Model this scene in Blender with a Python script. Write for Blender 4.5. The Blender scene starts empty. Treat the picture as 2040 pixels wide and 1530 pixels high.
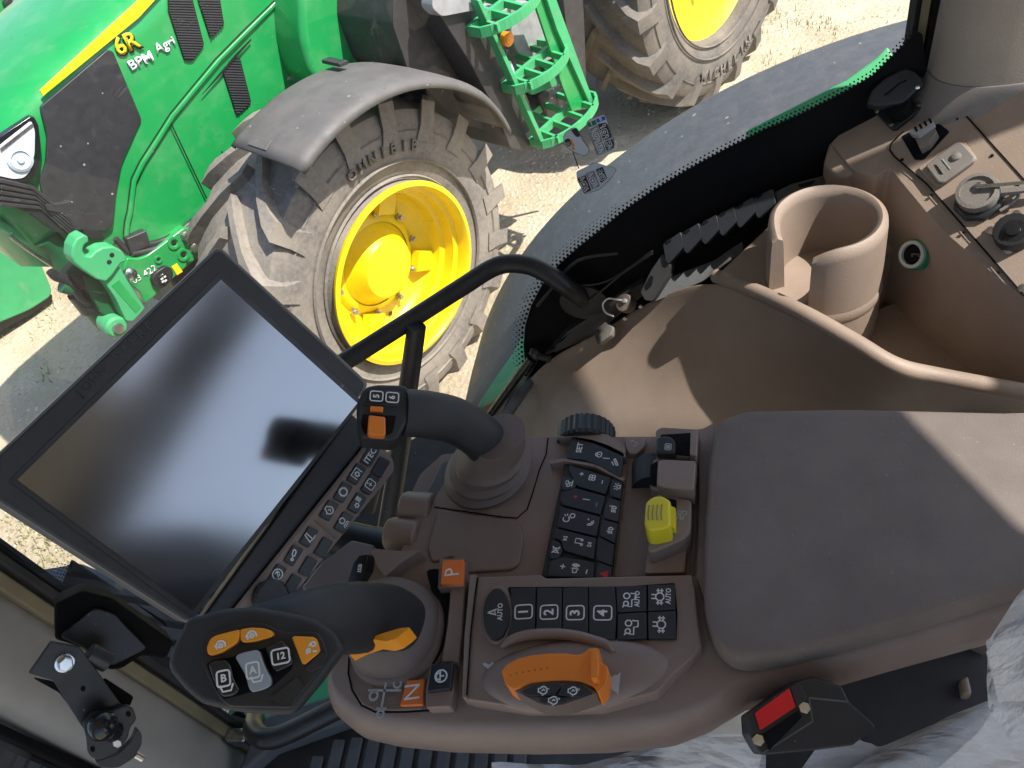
import bpy, bmesh, math, random
from mathutils import Vector, Matrix
random.seed(7)
# ---------------------------------------------------------------- camera, sky, sun, exposure
scene = bpy.context.scene
F_PX, CX, CY, HC = 1561.0, 1020.0, 765.0, 2.694
AX = Vector((0.9691, -0.0662, -0.2374)); AY = Vector((0.1051, -0.7605, 0.6407))
AX.normalize(); AY = (AY - AX * AX.dot(AY)).normalized(); AZ = AX.cross(AY)
if AZ.z > 0: AZ = -AZ
CAM = Vector((0, 0, HC))
cd = bpy.data.cameras.new('camera'); cam = bpy.data.objects.new('camera', cd)
scene.collection.objects.link(cam); scene.camera = cam
cd.sensor_fit = 'HORIZONTAL'; cd.sensor_width = 36; cd.lens = F_PX / 2040 * 36
cd.clip_start = 0.02; cd.clip_end = 3000
cx = Vector((AX.x, AY.x, AZ.x)); cy = Vector((AX.y, AY.y, AZ.y)); cz = Vector((AX.z, AY.z, AZ.z))
cam.matrix_world = Matrix(((cx.x, -cy.x, -cz.x, 0), (cx.y, -cy.y, -cz.y, 0), (cx.z, -cy.z, -cz.z, HC), (0, 0, 0, 1)))
SUN = Vector((-0.57, 0.05, -0.82)).normalized()          # the way the light travels
world = bpy.data.worlds.new('World'); scene.world = world; world.use_nodes = True
wn = world.node_tree; sky = wn.nodes.new('ShaderNodeTexSky'); sky.sky_type = 'NISHITA'; sky.sun_disc = False
sky.sun_elevation = math.asin(-SUN.z); sky.sun_rotation = math.atan2(-SUN.x, -SUN.y)
sky.air_density = 1.0; sky.dust_density = 1.5; sky.altitude = 200
wn.nodes['Background'].inputs[1].default_value = 0.14
wn.links.new(sky.outputs[0], wn.nodes['Background'].inputs[0])
sd = bpy.data.lights.new('sun', 'SUN'); sd.energy = 4.6; sd.angle = math.radians(0.53); sd.color = (1.0, 0.95, 0.86)
so = bpy.data.objects.new('sun', sd); scene.collection.objects.link(so)
so.rotation_euler = SUN.to_track_quat('-Z', 'Y').to_euler(); so.location = (4, -4, 8)
scene.view_settings.view_transform = 'Standard'; scene.view_settings.look = 'None'
scene.view_settings.gamma = 1.0; scene.view_settings.exposure = 0.85
scene.view_settings.use_curve_mapping = False
scene.render.engine = 'CYCLES'

# ---------------------------------------------------------------- projection helpers: where a sight line meets a real plane
def ray(px, py):
    c = Vector(((px - CX) / F_PX, (py - CY) / F_PX, 1.0))
    return Vector((AX.dot(c), AY.dot(c), AZ.dot(c)))
class PL:
    def __init__(s, p, n): s.p = Vector(p); s.n = Vector(n).normalized()
    def hit(s, px, py, off=0.0):
        d = ray(px, py); q = s.p + s.n * off
        return CAM + d * ((q - CAM).dot(s.n) / d.dot(s.n))
def ZP(z): return PL((0, 0, z), (0, 0, 1))
def YP(y): return PL((0, y, 0), (0, -1, 0))
def XP(x): return PL((x, 0, 0), (1, 0, 0))
def crop(ox, oy, s, pts): return [(ox + x / s, oy + y / s) for x, y in pts]
def rnd(pts, r, seg=4):
    out = []; n = len(pts)
    for i in range(n):
        p0, p, p1 = Vector(pts[i - 1]), Vector(pts[i]), Vector(pts[(i + 1) % n])
        a = p0 - p; b = p1 - p; la, lb = a.length, b.length
        rr = min(r, la * .45, lb * .45)
        A = p + a / la * rr; B = p + b / lb * rr
        for k in range(seg + 1):
            t = k / seg; q = A * (1 - t) ** 2 + p * 2 * t * (1 - t) + B * t * t
            out.append(tuple(q))
    return out
def ell(cx_, cy_, rx, ry, n=28, rot=0):
    return [(cx_ + rx * math.cos(t) * math.cos(rot) - ry * math.sin(t) * math.sin(rot),
             cy_ + rx * math.cos(t) * math.sin(rot) + ry * math.sin(t) * math.cos(rot)) for t in [2 * math.pi * k / n for k in range(n)]]
def smooth_path(P, sub=8):
    P = [Vector(p) for p in P]; out = []
    for i in range(len(P) - 1):
        p0 = P[max(i - 1, 0)]; p1 = P[i]; p2 = P[i + 1]; p3 = P[min(i + 2, len(P) - 1)]
        for k in range(sub):
            t = k / sub
            out.append(.5 * ((2 * p1) + (p2 - p0) * t + (2 * p0 - 5 * p1 + 4 * p2 - p3) * t * t + (3 * p1 - p0 - 3 * p2 + p3) * t ** 3))
    out.append(P[-1]); return out

# ---------------------------------------------------------------- materials
MATS = {}
def mat(name, col, rough=.5, metal=0.0, var=.08, vscale=30, bump=0.0, bscale=200, spec=.5, coat=0, col2=None, c2scale=8, c2lo=.5, c2hi=.65, specks=0.0, sscale=60, scol=(.5, .5, .48)):
    m = bpy.data.materials.new(name); m.use_nodes = True; t = m.node_tree; N = t.nodes; L = t.links
    b = N['Principled BSDF']; b.inputs['Roughness'].default_value = rough; b.inputs['Metallic'].default_value = metal
    b.inputs['Specular IOR Level'].default_value = spec
    if coat: b.inputs['Coat Weight'].default_value = coat; b.inputs['Coat Roughness'].default_value = .08
    tc = N.new('ShaderNodeTexCoord')
    n1 = N.new('ShaderNodeTexNoise'); n1.inputs['Scale'].default_value = vscale; n1.inputs['Detail'].default_value = 5
    L.new(tc.outputs['Object'], n1.inputs['Vector'])
    mr = N.new('ShaderNodeMapRange'); mr.inputs[3].default_value = 1 - var; mr.inputs[4].default_value = 1 + var
    mr.inputs[1].default_value = .3; mr.inputs[2].default_value = .7
    L.new(n1.outputs[0], mr.inputs[0])
    mx = N.new('ShaderNodeMix'); mx.data_type = 'RGBA'; mx.blend_type = 'MULTIPLY'; mx.inputs[0].default_value = 1
    mx.inputs[6].default_value = (*col, 1); L.new(mr.outputs[0], mx.inputs[7])
    out = mx.outputs[2]
    if col2:
        n2 = N.new('ShaderNodeTexNoise'); n2.inputs['Scale'].default_value = c2scale; n2.inputs['Detail'].default_value = 9; n2.inputs['Roughness'].default_value = .65
        L.new(tc.outputs['Object'], n2.inputs['Vector'])
        r2 = N.new('ShaderNodeMapRange'); r2.inputs[1].default_value = c2lo; r2.inputs[2].default_value = c2hi
        L.new(n2.outputs[0], r2.inputs[0])
        m2 = N.new('ShaderNodeMix'); m2.data_type = 'RGBA'; L.new(r2.outputs[0], m2.inputs[0]); L.new(out, m2.inputs[6]); m2.inputs[7].default_value = (*col2, 1)
        out = m2.outputs[2]
    if specks:
        vo = N.new('ShaderNodeTexVoronoi'); vo.inputs['Scale'].default_value = sscale; L.new(tc.outputs['Object'], vo.inputs['Vector'])
        pw = N.new('ShaderNodeMath'); pw.operation = 'POWER'; L.new(vo.outputs['Color'], pw.inputs[0]); pw.inputs[1].default_value = 5
        ml = N.new('ShaderNodeMath'); ml.operation = 'MULTIPLY'; L.new(pw.outputs[0], ml.inputs[0]); ml.inputs[1].default_value = .33
        lt = N.new('ShaderNodeMath'); lt.operation = 'LESS_THAN'; L.new(vo.outputs['Distance'], lt.inputs[0]); L.new(ml.outputs[0], lt.inputs[1])
        mm = N.new('ShaderNodeMath'); mm.operation = 'MULTIPLY'; L.new(lt.outputs[0], mm.inputs[0]); mm.inputs[1].default_value = specks
        m3 = N.new('ShaderNodeMix'); m3.data_type = 'RGBA'; L.new(mm.outputs[0], m3.inputs[0]); L.new(out, m3.inputs[6]); m3.inputs[7].default_value = (*scol, 1)
        out = m3.outputs[2]
    L.new(out, b.inputs['Base Color'])
    rr = N.new('ShaderNodeMapRange'); rr.inputs[1].default_value = .3; rr.inputs[2].default_value = .7; rr.inputs[3].default_value = max(.02, rough - .10 * min(1, rough * 2)); rr.inputs[4].default_value = min(1, rough + .12 * min(1, rough * 2))
    nr = N.new('ShaderNodeTexNoise'); nr.inputs['Scale'].default_value = 17; nr.inputs['Detail'].default_value = 8; nr.inputs['Roughness'].default_value = .7
    L.new(tc.outputs['Object'], nr.inputs['Vector']); L.new(nr.outputs[0], rr.inputs[0]); L.new(rr.outputs[0], b.inputs['Roughness'])
    if bump:
        nb = N.new('ShaderNodeTexNoise'); nb.inputs['Scale'].default_value = bscale; nb.inputs['Detail'].default_value = 3
        L.new(tc.outputs['Object'], nb.inputs['Vector'])
        bp = N.new('ShaderNodeBump'); bp.inputs['Strength'].default_value = bump; bp.inputs['Distance'].default_value = .002
        L.new(nb.outputs[0], bp.inputs['Height']); L.new(bp.outputs[0], b.inputs['Normal'])
    MATS[name] = m; return m
mat('trim', (.265, .203, .163), .52, bump=.25, bscale=900, var=.06, specks=.25, sscale=260, scol=(.5, .42, .34))
mat('trim_console', (.205, .153, .134), .42, bump=.2, bscale=1200, var=.05)
mat('trim_lid', (.175, .130, .113), .6, bump=.3, bscale=900, var=.06)
mat('pad', (.160, .130, .116), .75, bump=.55, bscale=1500, var=.12, vscale=22, specks=.14, sscale=260)
mat('pillar', (.345, .33, .31), .6, bump=.25, bscale=700, var=.04)
mat('pillar_shaded', (.27, .24, .21), .6, bump=.25, bscale=700, var=.04)  # pillar trim darkened: shade on the rear pillar put into the colour
mat('pillar_base', (.17, .155, .145), .6, bump=.2, bscale=700)
mat('black', (.016, .017, .020), .42, specks=.4, sscale=160, scol=(.2, .2, .2), var=.2, vscale=40, bump=.1, bscale=500)
mat('black_grip', (.013, .016, .022), .5, bump=.3, bscale=1500, var=.12)
mat('black_matte', (.006, .006, .007), .85, spec=.15)
mat('black_gloss', (.012, .013, .016), .18, var=.1)
mat('key', (.018, .022, .029), .34, bump=.15, bscale=1500, var=.12)
mat('bezel', (.016, .018, .024), .5, bump=.2, bscale=1400, var=.1)
mat('bezel_edge', (.11, .11, .12), .4)
mat('glyph', (.62, .64, .66), .5)
mat('glyph_dim', (.34, .35, .37), .5)
mat('glyph_red', (.65, .03, .03), .45)
mat('glyph_blue', (.06, .32, .45), .45)
mat('orange', (.68, .19, .018), .42, bump=.1, bscale=800, var=.06)
mat('orange2', (.72, .27, .012), .4, var=.06)
mat('orange_dark', (.36, .085, .008), .5)
mat('orange_label', (.66, .16, .03), .5, var=.05)
mat('yellow_knob', (.62, .52, .02), .45, var=.05)
mat('grey_key', (.26, .29, .33), .3)
mat('boot', (.125, .096, .085), .6, bump=.2, bscale=1200)
mat('steel', (.55, .55, .56), .28, metal=1, var=.12, vscale=60)
mat('bolt', (.42, .41, .4), .35, metal=.9, var=.2, vscale=120)
mat('screw', (.6, .6, .6), .25, metal=1)
mat('red', (.62, .006, .012), .4)
mat('socket_ring', (.42, .46, .44), .35)
mat('socket_green', (.01, .2, .12), .4)
mat('pad_grey', (.17, .155, .14), .55, bump=.3, bscale=900)
mat('gasket', (.03, .03, .032), .6, var=.2)
mat('olive_seal', (.23, .195, .12), .45)
mat('mat_rubber', (.085, .09, .098), .7, bump=.3, bscale=500, var=.15)
mat('green', (.012, .285, .070), .34, var=.06, vscale=6, bump=.05, bscale=60, coat=.35, col2=(.11, .33, .14), c2scale=9, c2lo=.5, c2hi=.95)
mat('green_dusty', (.05, .36, .14), .5, var=.08, vscale=10, col2=(.22, .36, .2), c2scale=14, c2lo=.55, c2hi=.85)
mat('green_dark', (.006, .09, .03), .5)
mat('jd_yellow', (.80, .60, .005), .42, var=.05, vscale=14, coat=.15, col2=(.55, .40, .06), c2scale=16, c2lo=.62, c2hi=.95)
mat('stripe_yellow', (.85, .64, .01), .4, var=.03)
mat('hood_black', (.030, .030, .034), .42, var=.2, vscale=30, bump=.1, bscale=80, col2=(.09, .085, .08), c2scale=26, c2lo=.58, c2hi=.9, specks=.6, sscale=40)
mat('fender_grey', (.105, .098, .095), .62, var=.1, vscale=14, bump=.25, bscale=300, col2=(.15, .14, .132), c2scale=9, c2lo=.45, c2hi=.95, specks=.4, sscale=40)
mat('tank_black', (.036, .033, .034), .55, var=.15, bump=.3, bscale=300, col2=(.1, .09, .08), c2scale=9, c2lo=.55, c2hi=.9)
mat('own_fender', (.080, .082, .088), .6, var=.10, vscale=60, bump=.3, bscale=160, col2=(.125, .126, .127), c2scale=34, c2lo=.45, c2hi=.9, specks=.4, sscale=60)
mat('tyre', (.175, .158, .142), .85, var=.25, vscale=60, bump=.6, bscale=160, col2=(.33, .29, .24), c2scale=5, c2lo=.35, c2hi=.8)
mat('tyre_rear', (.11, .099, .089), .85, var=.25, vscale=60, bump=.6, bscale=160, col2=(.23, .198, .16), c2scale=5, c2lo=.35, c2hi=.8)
mat('tyre_text', (.16, .14, .12), .8, var=.2)
mat('vent_black', (.010, .010, .011), .5)
mat('vent_slat', (.055, .055, .06), .45)
mat('amber', (.85, .26, .01), .25)
mat('lens_blue', (.55, .62, .7), .15, spec=.8)
mat('lamp_chrome', (.62, .66, .72), .2, spec=.9)
mat('chrome', (.7, .7, .7), .15, metal=1)
mat('decal_grey', (.42, .47, .53), .5)
mat('decal_dark', (.02, .022, .028), .5)
mat('decal_mid', (.17, .18, .20), .5)
mat('decal_green', (.02, .13, .06), .5)
mat('decal_blue', (.03, .06, .42), .5)
mat('decal_orange', (.6, .24, .02), .5)
mat('white_paint', (.8, .8, .8), .45)
mat('headliner', (.42, .40, .37), .9)
mat('seat_cloth', (.05, .05, .055), .9, bump=.4, bscale=300)
mat('cab_grey', (.09, .09, .09), .6)
mat('stub_grey', (.3, .3, .31), .5, var=.15)
mat('grass', (.16, .17, .05), .8, var=.4, vscale=6)
mat('stone', (.5, .45, .36), .9, var=.3, vscale=8)

def ground_mat():
    m = bpy.data.materials.new('ground'); m.use_nodes = True; t = m.node_tree; N = t.nodes; L = t.links; b = N['Principled BSDF']
    b.inputs['Roughness'].default_value = .95; b.inputs['Specular IOR Level'].default_value = .1
    tc = N.new('ShaderNodeTexCoord')
    def nz(s, d=8, r=.6):
        n = N.new('ShaderNodeTexNoise'); n.inputs['Scale'].default_value = s; n.inputs['Detail'].default_value = d; n.inputs['Roughness'].default_value = r
        L.new(tc.outputs['Object'], n.inputs['Vector']); return n
    a = nz(1.6); r = N.new('ShaderNodeValToRGB'); L.new(a.outputs[0], r.inputs[0])
    r.color_ramp.elements[0].position = .35; r.color_ramp.elements[0].color = (.37, .305, .21, 1)
    r.color_ramp.elements[1].position = .62; r.color_ramp.elements[1].color = (.52, .445, .33, 1)
    g = nz(34, 6, .7); rg = N.new('ShaderNodeMapRange'); rg.inputs[1].default_value = .54; rg.inputs[2].default_value = .68; L.new(g.outputs[0], rg.inputs[0])
    m1 = N.new('ShaderNodeMix'); m1.data_type = 'RGBA'; m1.blend_type = 'MULTIPLY'; L.new(rg.outputs[0], m1.inputs[0]); L.new(r.outputs[0], m1.inputs[6]); m1.inputs[7].default_value = (.66, .61, .54, 1)
    k = nz(2.3, 6, .7); rk = N.new('ShaderNodeMapRange'); rk.inputs[1].default_value = .56; rk.inputs[2].default_value = .72; rk.inputs[4].default_value = .75; L.new(k.outputs[0], rk.inputs[0])
    m2 = N.new('ShaderNodeMix'); m2.data_type = 'RGBA'; L.new(rk.outputs[0], m2.inputs[0]); L.new(m1.outputs[2], m2.inputs[6]); m2.inputs[7].default_value = (.42, .37, .22, 1)
    L.new(m2.outputs[2], b.inputs['Base Color'])
    v = N.new('ShaderNodeTexVoronoi'); v.inputs['Scale'].default_value = 45; L.new(tc.outputs['Object'], v.inputs['Vector'])
    h = N.new('ShaderNodeMath'); h.operation = 'ADD'; L.new(v.outputs[0], h.inputs[0]); L.new(g.outputs[0], h.inputs[1])
    bp = N.new('ShaderNodeBump'); bp.inputs['Strength'].default_value = .55; bp.inputs['Distance'].default_value = .010; L.new(h.outputs[0], bp.inputs['Height']); L.new(bp.outputs[0], b.inputs['Normal'])
    MATS['ground'] = m
ground_mat()
def glass_mat(name, dirt=.03, gloss=.06, tint=(1, 1, 1), scale=60):
    m = bpy.data.materials.new(name); m.use_nodes = True; t = m.node_tree; N = t.nodes; L = t.links
    N.remove(N['Principled BSDF']); o = N['Material Output']
    tr = N.new('ShaderNodeBsdfTransparent'); tr.inputs[0].default_value = (*tint, 1)
    gl = N.new('ShaderNodeBsdfGlossy'); gl.inputs['Roughness'].default_value = .02
    df = N.new('ShaderNodeBsdfDiffuse'); df.inputs[0].default_value = (.7, .7, .68, 1)
    m1 = N.new('ShaderNodeMixShader'); fr = N.new('ShaderNodeFresnel'); fr.inputs[0].default_value = 1.35
    L.new(fr.outputs[0], m1.inputs[0]); L.new(tr.outputs[0], m1.inputs[1]); L.new(gl.outputs[0], m1.inputs[2])
    tc = N.new('ShaderNodeTexCoord'); n = N.new('ShaderNodeTexNoise'); n.inputs['Scale'].default_value = scale; n.inputs['Detail'].default_value = 12; n.inputs['Roughness'].default_value = .8
    L.new(tc.outputs['Object'], n.inputs['Vector'])
    r = N.new('ShaderNodeMapRange'); r.inputs[1].default_value = .62; r.inputs[2].default_value = .82; r.inputs[3].default_value = dirt * .25; r.inputs[4].default_value = dirt * 7; L.new(n.outputs[0], r.inputs[0])
    def mth(op, a, c):
        q = N.new('ShaderNodeMath'); q.operation = op
        for i, s in enumerate((a, c)):
            if isinstance(s, (int, float)): q.inputs[i].default_value = s
            else: L.new(s, q.inputs[i])
        return q.outputs[0]
    vo = N.new('ShaderNodeTexVoronoi'); vo.inputs['Scale'].default_value = 85; L.new(tc.outputs['Object'], vo.inputs['Vector'])
    sz = mth('MULTIPLY', mth('POWER', vo.outputs['Color'], 6.0), .22)
    speck = mth('MULTIPLY', mth('LESS_THAN', vo.outputs['Distance'], sz), .55)
    sn = N.new('ShaderNodeTexNoise'); sn.inputs['Scale'].default_value = 9; sn.inputs['Detail'].default_value = 3; sn.inputs['Distortion'].default_value = 1.5; L.new(tc.outputs['Object'], sn.inputs['Vector'])
    line = mth('LESS_THAN', mth('ABSOLUTE', mth('SUBTRACT', sn.outputs[0], .5), 0), .0022)
    scr = mth('MULTIPLY', mth('MULTIPLY', line, mth('GREATER_THAN', n.outputs[0], .52)), .22)
    fac = mth('MAXIMUM', mth('MAXIMUM', r.outputs[0], speck), scr)
    m2 = N.new('ShaderNodeMixShader'); L.new(fac, m2.inputs[0]); L.new(m1.outputs[0], m2.inputs[1]); L.new(df.outputs[0], m2.inputs[2])
    L.new(m2.outputs[0], o.inputs[0]); MATS[name] = m
glass_mat('glass', .035)
glass_mat('film', .14, scale=8)
def plastic_film():
    m = bpy.data.materials.new('plastic_film'); m.use_nodes = True; t = m.node_tree; N = t.nodes; L = t.links
    b = N['Principled BSDF']; b.inputs['Base Color'].default_value = (.86, .88, .93, 1); b.inputs['Roughness'].default_value = .16
    tr = N.new('ShaderNodeBsdfTransparent'); mx = N.new('ShaderNodeMixShader'); lw = N.new('ShaderNodeLayerWeight'); lw.inputs[0].default_value = .35
    r = N.new('ShaderNodeMapRange'); r.inputs[3].default_value = .42; r.inputs[4].default_value = .92; L.new(lw.outputs[1], r.inputs[0])
    tc = N.new('ShaderNodeTexCoord'); n = N.new('ShaderNodeTexNoise'); n.inputs['Scale'].default_value = 22; n.inputs['Detail'].default_value = 6
    mp = N.new('ShaderNodeMapping'); mp.inputs['Scale'].default_value = (1, 3.5, 1); L.new(tc.outputs['Object'], mp.inputs[0]); L.new(mp.outputs[0], n.inputs['Vector'])
    vo = N.new('ShaderNodeTexVoronoi'); vo.feature = 'DISTANCE_TO_EDGE'; vo.inputs['Scale'].default_value = 16; L.new(mp.outputs[0], vo.inputs['Vector'])
    ad = N.new('ShaderNodeMath'); ad.operation = 'ADD'; L.new(n.outputs[0], ad.inputs[0]); L.new(vo.outputs[0], ad.inputs[1])
    bp = N.new('ShaderNodeBump'); bp.inputs['Strength'].default_value = 1.0; bp.inputs['Distance'].default_value = .02; L.new(ad.outputs[0], bp.inputs['Height']); L.new(bp.outputs[0], b.inputs['Normal'])
    L.new(r.outputs[0], mx.inputs[0]); L.new(tr.outputs[0], mx.inputs[1]); L.new(b.outputs[0], mx.inputs[2]); L.new(mx.outputs[0], N['Material Output'].inputs[0])
    MATS['plastic_film'] = m
plastic_film()
def screen_mat():
    m = mat('screen', (.006, .006, .009), .10, var=.3, vscale=5, spec=1.0, specks=.10, sscale=130)
    m.node_tree.nodes['Principled BSDF'].inputs['IOR'].default_value = 2.15
    N = m.node_tree.nodes; L = m.node_tree.links; b = N['Principled BSDF']
    tc = N.new('ShaderNodeTexCoord'); n = N.new('ShaderNodeTexNoise'); n.inputs['Scale'].default_value = 9; n.inputs['Detail'].default_value = 7; L.new(tc.outputs['Object'], n.inputs['Vector'])
    r = N.new('ShaderNodeMapRange'); r.inputs[3].default_value = .08; r.inputs[4].default_value = .2; L.new(n.outputs[0], r.inputs[0]); L.new(r.outputs[0], b.inputs['Roughness'])
screen_mat()

# ---------------------------------------------------------------- object helpers
COL = scene.collection
def thing(name, label, cat, loc=(0, 0, 0), rz=0.0, group=None):
    o = bpy.data.objects.new(name, None); COL.objects.link(o); o.location = loc; o.rotation_euler = (0, 0, rz)
    o.empty_display_size = .05
    o['label'] = label; o['category'] = cat
    if group: o['group'] = group
    return o
def root_of(p):
    while p.parent: p = p.parent
    return p
TEXTS = {}
def text_geo(s, bold=0.0):
    k = (s, bold)
    if k not in TEXTS:
        c = bpy.data.curves.new('lettering', 'FONT'); c.body = s; c.align_x = 'CENTER'; c.align_y = 'CENTER'; c.resolution_u = 2; c.offset = bold
        o = bpy.data.objects.new('lettering', c); COL.objects.link(o)
        dg = bpy.context.evaluated_depsgraph_get(); me = o.evaluated_get(dg).to_mesh()
        TEXTS[k] = ([v.co.copy() for v in me.vertices], [tuple(p.vertices) for p in me.polygons])
        o.evaluated_get(dg).to_mesh_clear(); bpy.data.objects.remove(o); bpy.data.curves.remove(c)
    return TEXTS[k]
class MB:
    def __init__(s): s.v = []; s.f = []; s.m = []
    def add(s, vs, fs, mi=0):
        o = len(s.v); s.v += [Vector(v) for v in vs]; s.f += [tuple(i + o for i in f) for f in fs]; s.m += [mi] * len(fs); return s
    def prism(s, top, bot, mi=0, cap=True):
        n = len(top); fs = [(i, (i + 1) % n, n + (i + 1) % n, n + i) for i in range(n)]
        if cap: fs += [tuple(range(n))[::-1], tuple(range(n, 2 * n))]
        return s.add(list(top) + list(bot), fs, mi)
    def plate(s, pts, pl, off, th, mi=0, d=None):
        top = [pl.hit(x, y, off) for x, y in pts]; d = Vector(d) if d else -pl.n
        return s.prism(top, [t + d * th for t in top], mi)
    def taper(s, pts, pl, off, th, shrink, mi=0):
        """plate whose top is drawn in by a factor, for domed keys"""
        bot = [pl.hit(x, y, off - th) for x, y in pts]; c = sum(bot, Vector()) / len(bot)
        return s.prism([c + (b - c) * shrink + pl.n * th for b in bot], bot, mi)
    def box(s, c, a, b, e, mi=0):
        c, a, b, e = Vector(c), Vector(a), Vector(b), Vector(e)
        return s.prism([c - a - b + e, c + a - b + e, c + a + b + e, c - a + b + e], [c - a - b - e, c + a - b - e, c + a + b - e, c - a + b - e], mi)
    def bx(s, x0, x1, y0, y1, z0, z1, mi=0):
        return s.box(((x0 + x1) / 2, (y0 + y1) / 2, (z0 + z1) / 2), ((x1 - x0) / 2, 0, 0), (0, (y1 - y0) / 2, 0), (0, 0, (z1 - z0) / 2), mi)
    def tube(s, path, r, seg=14, mi=0, sub=0, caps=True):
        P = smooth_path(path, sub) if sub else [Vector(p) for p in path]
        n = len(P); R = r if isinstance(r, (list, tuple)) else None
        up = Vector((0.123, .31, 1)); vs = []; N = None
        for i, p in enumerate(P):
            t = (P[min(i + 1, n - 1)] - P[max(i - 1, 0)]).normalized()
            if N is None: N = t.cross(up).normalized()
            N = (N - t * t.dot(N)).normalized(); B = t.cross(N)
            if R:
                u = i / (n - 1) * (len(R) - 1); k = min(int(u), len(R) - 2); rr = R[k] + (R[k + 1] - R[k]) * (u - k)
            else: rr = r
            vs += [p + (N * math.cos(a) + B * math.sin(a)) * rr for a in [2 * math.pi * j / seg for j in range(seg)]]
        fs = [(i * seg + j, i * seg + (j + 1) % seg, (i + 1) * seg + (j + 1) % seg, (i + 1) * seg + j) for i in range(n - 1) for j in range(seg)]
        if caps: fs += [tuple(range(seg))[::-1], tuple(range((n - 1) * seg, n * seg))]
        return s.add(vs, fs, mi)
    def loft(s, secs, mi=0, seg=24, power=2.4, caps=True):
        """secs: (centre, right, up, rx, ry)"""
        vs = []; n = len(secs)
        for c, a, b, rx, ry in secs:
            for j in range(seg):
                t = 2 * math.pi * j / seg; ct, st = math.cos(t), math.sin(t)
                vs.append(Vector(c) + Vector(a) * rx * math.copysign(abs(ct) ** (2 / power), ct) + Vector(b) * ry * math.copysign(abs(st) ** (2 / power), st))
        fs = [(i * seg + j, i * seg + (j + 1) % seg, (i + 1) * seg + (j + 1) % seg, (i + 1) * seg + j) for i in range(n - 1) for j in range(seg)]
        if caps: fs += [tuple(range(seg))[::-1], tuple(range((n - 1) * seg, n * seg))]
        return s.add(vs, fs, mi)
    def lathe(s, o, ax, prof, seg=28, mi=0, caps=True, wob=0, sx=1, xd=None):
        o = Vector(o); ax = Vector(ax).normalized(); a = Vector(xd) if xd else ax.orthogonal(); a = (a - ax * a.dot(ax)).normalized(); b = ax.cross(a)
        n = len(prof); vs = [o + ax * h + (a * math.cos(t) * sx + b * math.sin(t)) * (r + (wob if wob and j % 2 else 0)) for r, h in prof for j, t in [(j, 2 * math.pi * j / seg) for j in range(seg)]]
        fs = [(i * seg + j, i * seg + (j + 1) % seg, (i + 1) * seg + (j + 1) % seg, (i + 1) * seg + j) for i in range(n - 1) for j in range(seg)]
        if caps: fs += [tuple(range(seg))[::-1], tuple(range((n - 1) * seg, n * seg))]
        return s.add(vs, fs, mi)
    def ribbon(s, pts, w, n, mi=0, closed=False):
        P = [Vector(p) for p in pts]; k = len(P); n = Vector(n); vs = []
        for i in range(k):
            if closed: t = P[(i + 1) % k] - P[i - 1]
            else: t = P[min(i + 1, k - 1)] - P[max(i - 1, 0)]
            d = n.cross(t.normalized()) * (w / 2); vs += [P[i] - d, P[i] + d]
        e = k if closed else k - 1
        fs = [(2 * i, 2 * ((i + 1) % k), 2 * ((i + 1) % k) + 1, 2 * i + 1) for i in range(e)]
        return s.add(vs, fs, mi)
    def text(s, txt, o, R, U, size, mi=0, bold=0.0, sx=1.0):
        vs, fs = text_geo(txt, bold); o = Vector(o)
        return s.add([o + R * (v.x * size * sx) + U * (v.y * size) for v in vs], fs, mi)
    def obj(s, name, mats, parent=None, bevel=0.0, seg=2, smooth=35, subsurf=0, kind=None, label=None, local=False, solid=0.0):
        if isinstance(mats, str): mats = [mats]
        off = Vector() if (parent is None or local) else Vector(root_of(parent).location)
        if parent is None and not local:
            lo = Vector((min(v.x for v in s.v), min(v.y for v in s.v), min(v.z for v in s.v))); hi = Vector((max(v.x for v in s.v), max(v.y for v in s.v), max(v.z for v in s.v)))
            off = Vector(((lo.x + hi.x) / 2, (lo.y + hi.y) / 2, lo.z))
        me = bpy.data.meshes.new(name); me.from_pydata([v - off for v in s.v], [], s.f)
        for m in mats: me.materials.append(MATS[m])
        me.polygons.foreach_set('material_index', s.m)
        bm = bmesh.new(); bm.from_mesh(me); bmesh.ops.recalc_face_normals(bm, faces=bm.faces); bm.to_mesh(me); bm.free()
        me.polygons.foreach_set('use_smooth', [True] * len(me.polygons)); me.set_sharp_from_angle(angle=math.radians(smooth))
        o = bpy.data.objects.new(name, me); COL.objects.link(o)
        if parent is None and not local: o.location = off
        if parent: o.parent = parent
        if solid:
            q = o.modifiers.new('shell', 'SOLIDIFY'); q.thickness = solid; q.offset = -1
        if subsurf:
            q = o.modifiers.new('round', 'SUBSURF'); q.levels = q.render_levels = subsurf
        if bevel:
            q = o.modifiers.new('edge', 'BEVEL'); q.width = bevel; q.segments = seg; q.limit_method = 'ANGLE'; q.angle_limit = math.radians(40); q.harden_normals = True
        if kind: o['kind'] = kind
        if label: o['label'] = label
        return o
def tag(o, label, cat, group=None):
    o['label'] = label; o['category'] = cat
    if group: o['group'] = group
    return o
def structure(o): o['kind'] = 'structure'; return o
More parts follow.
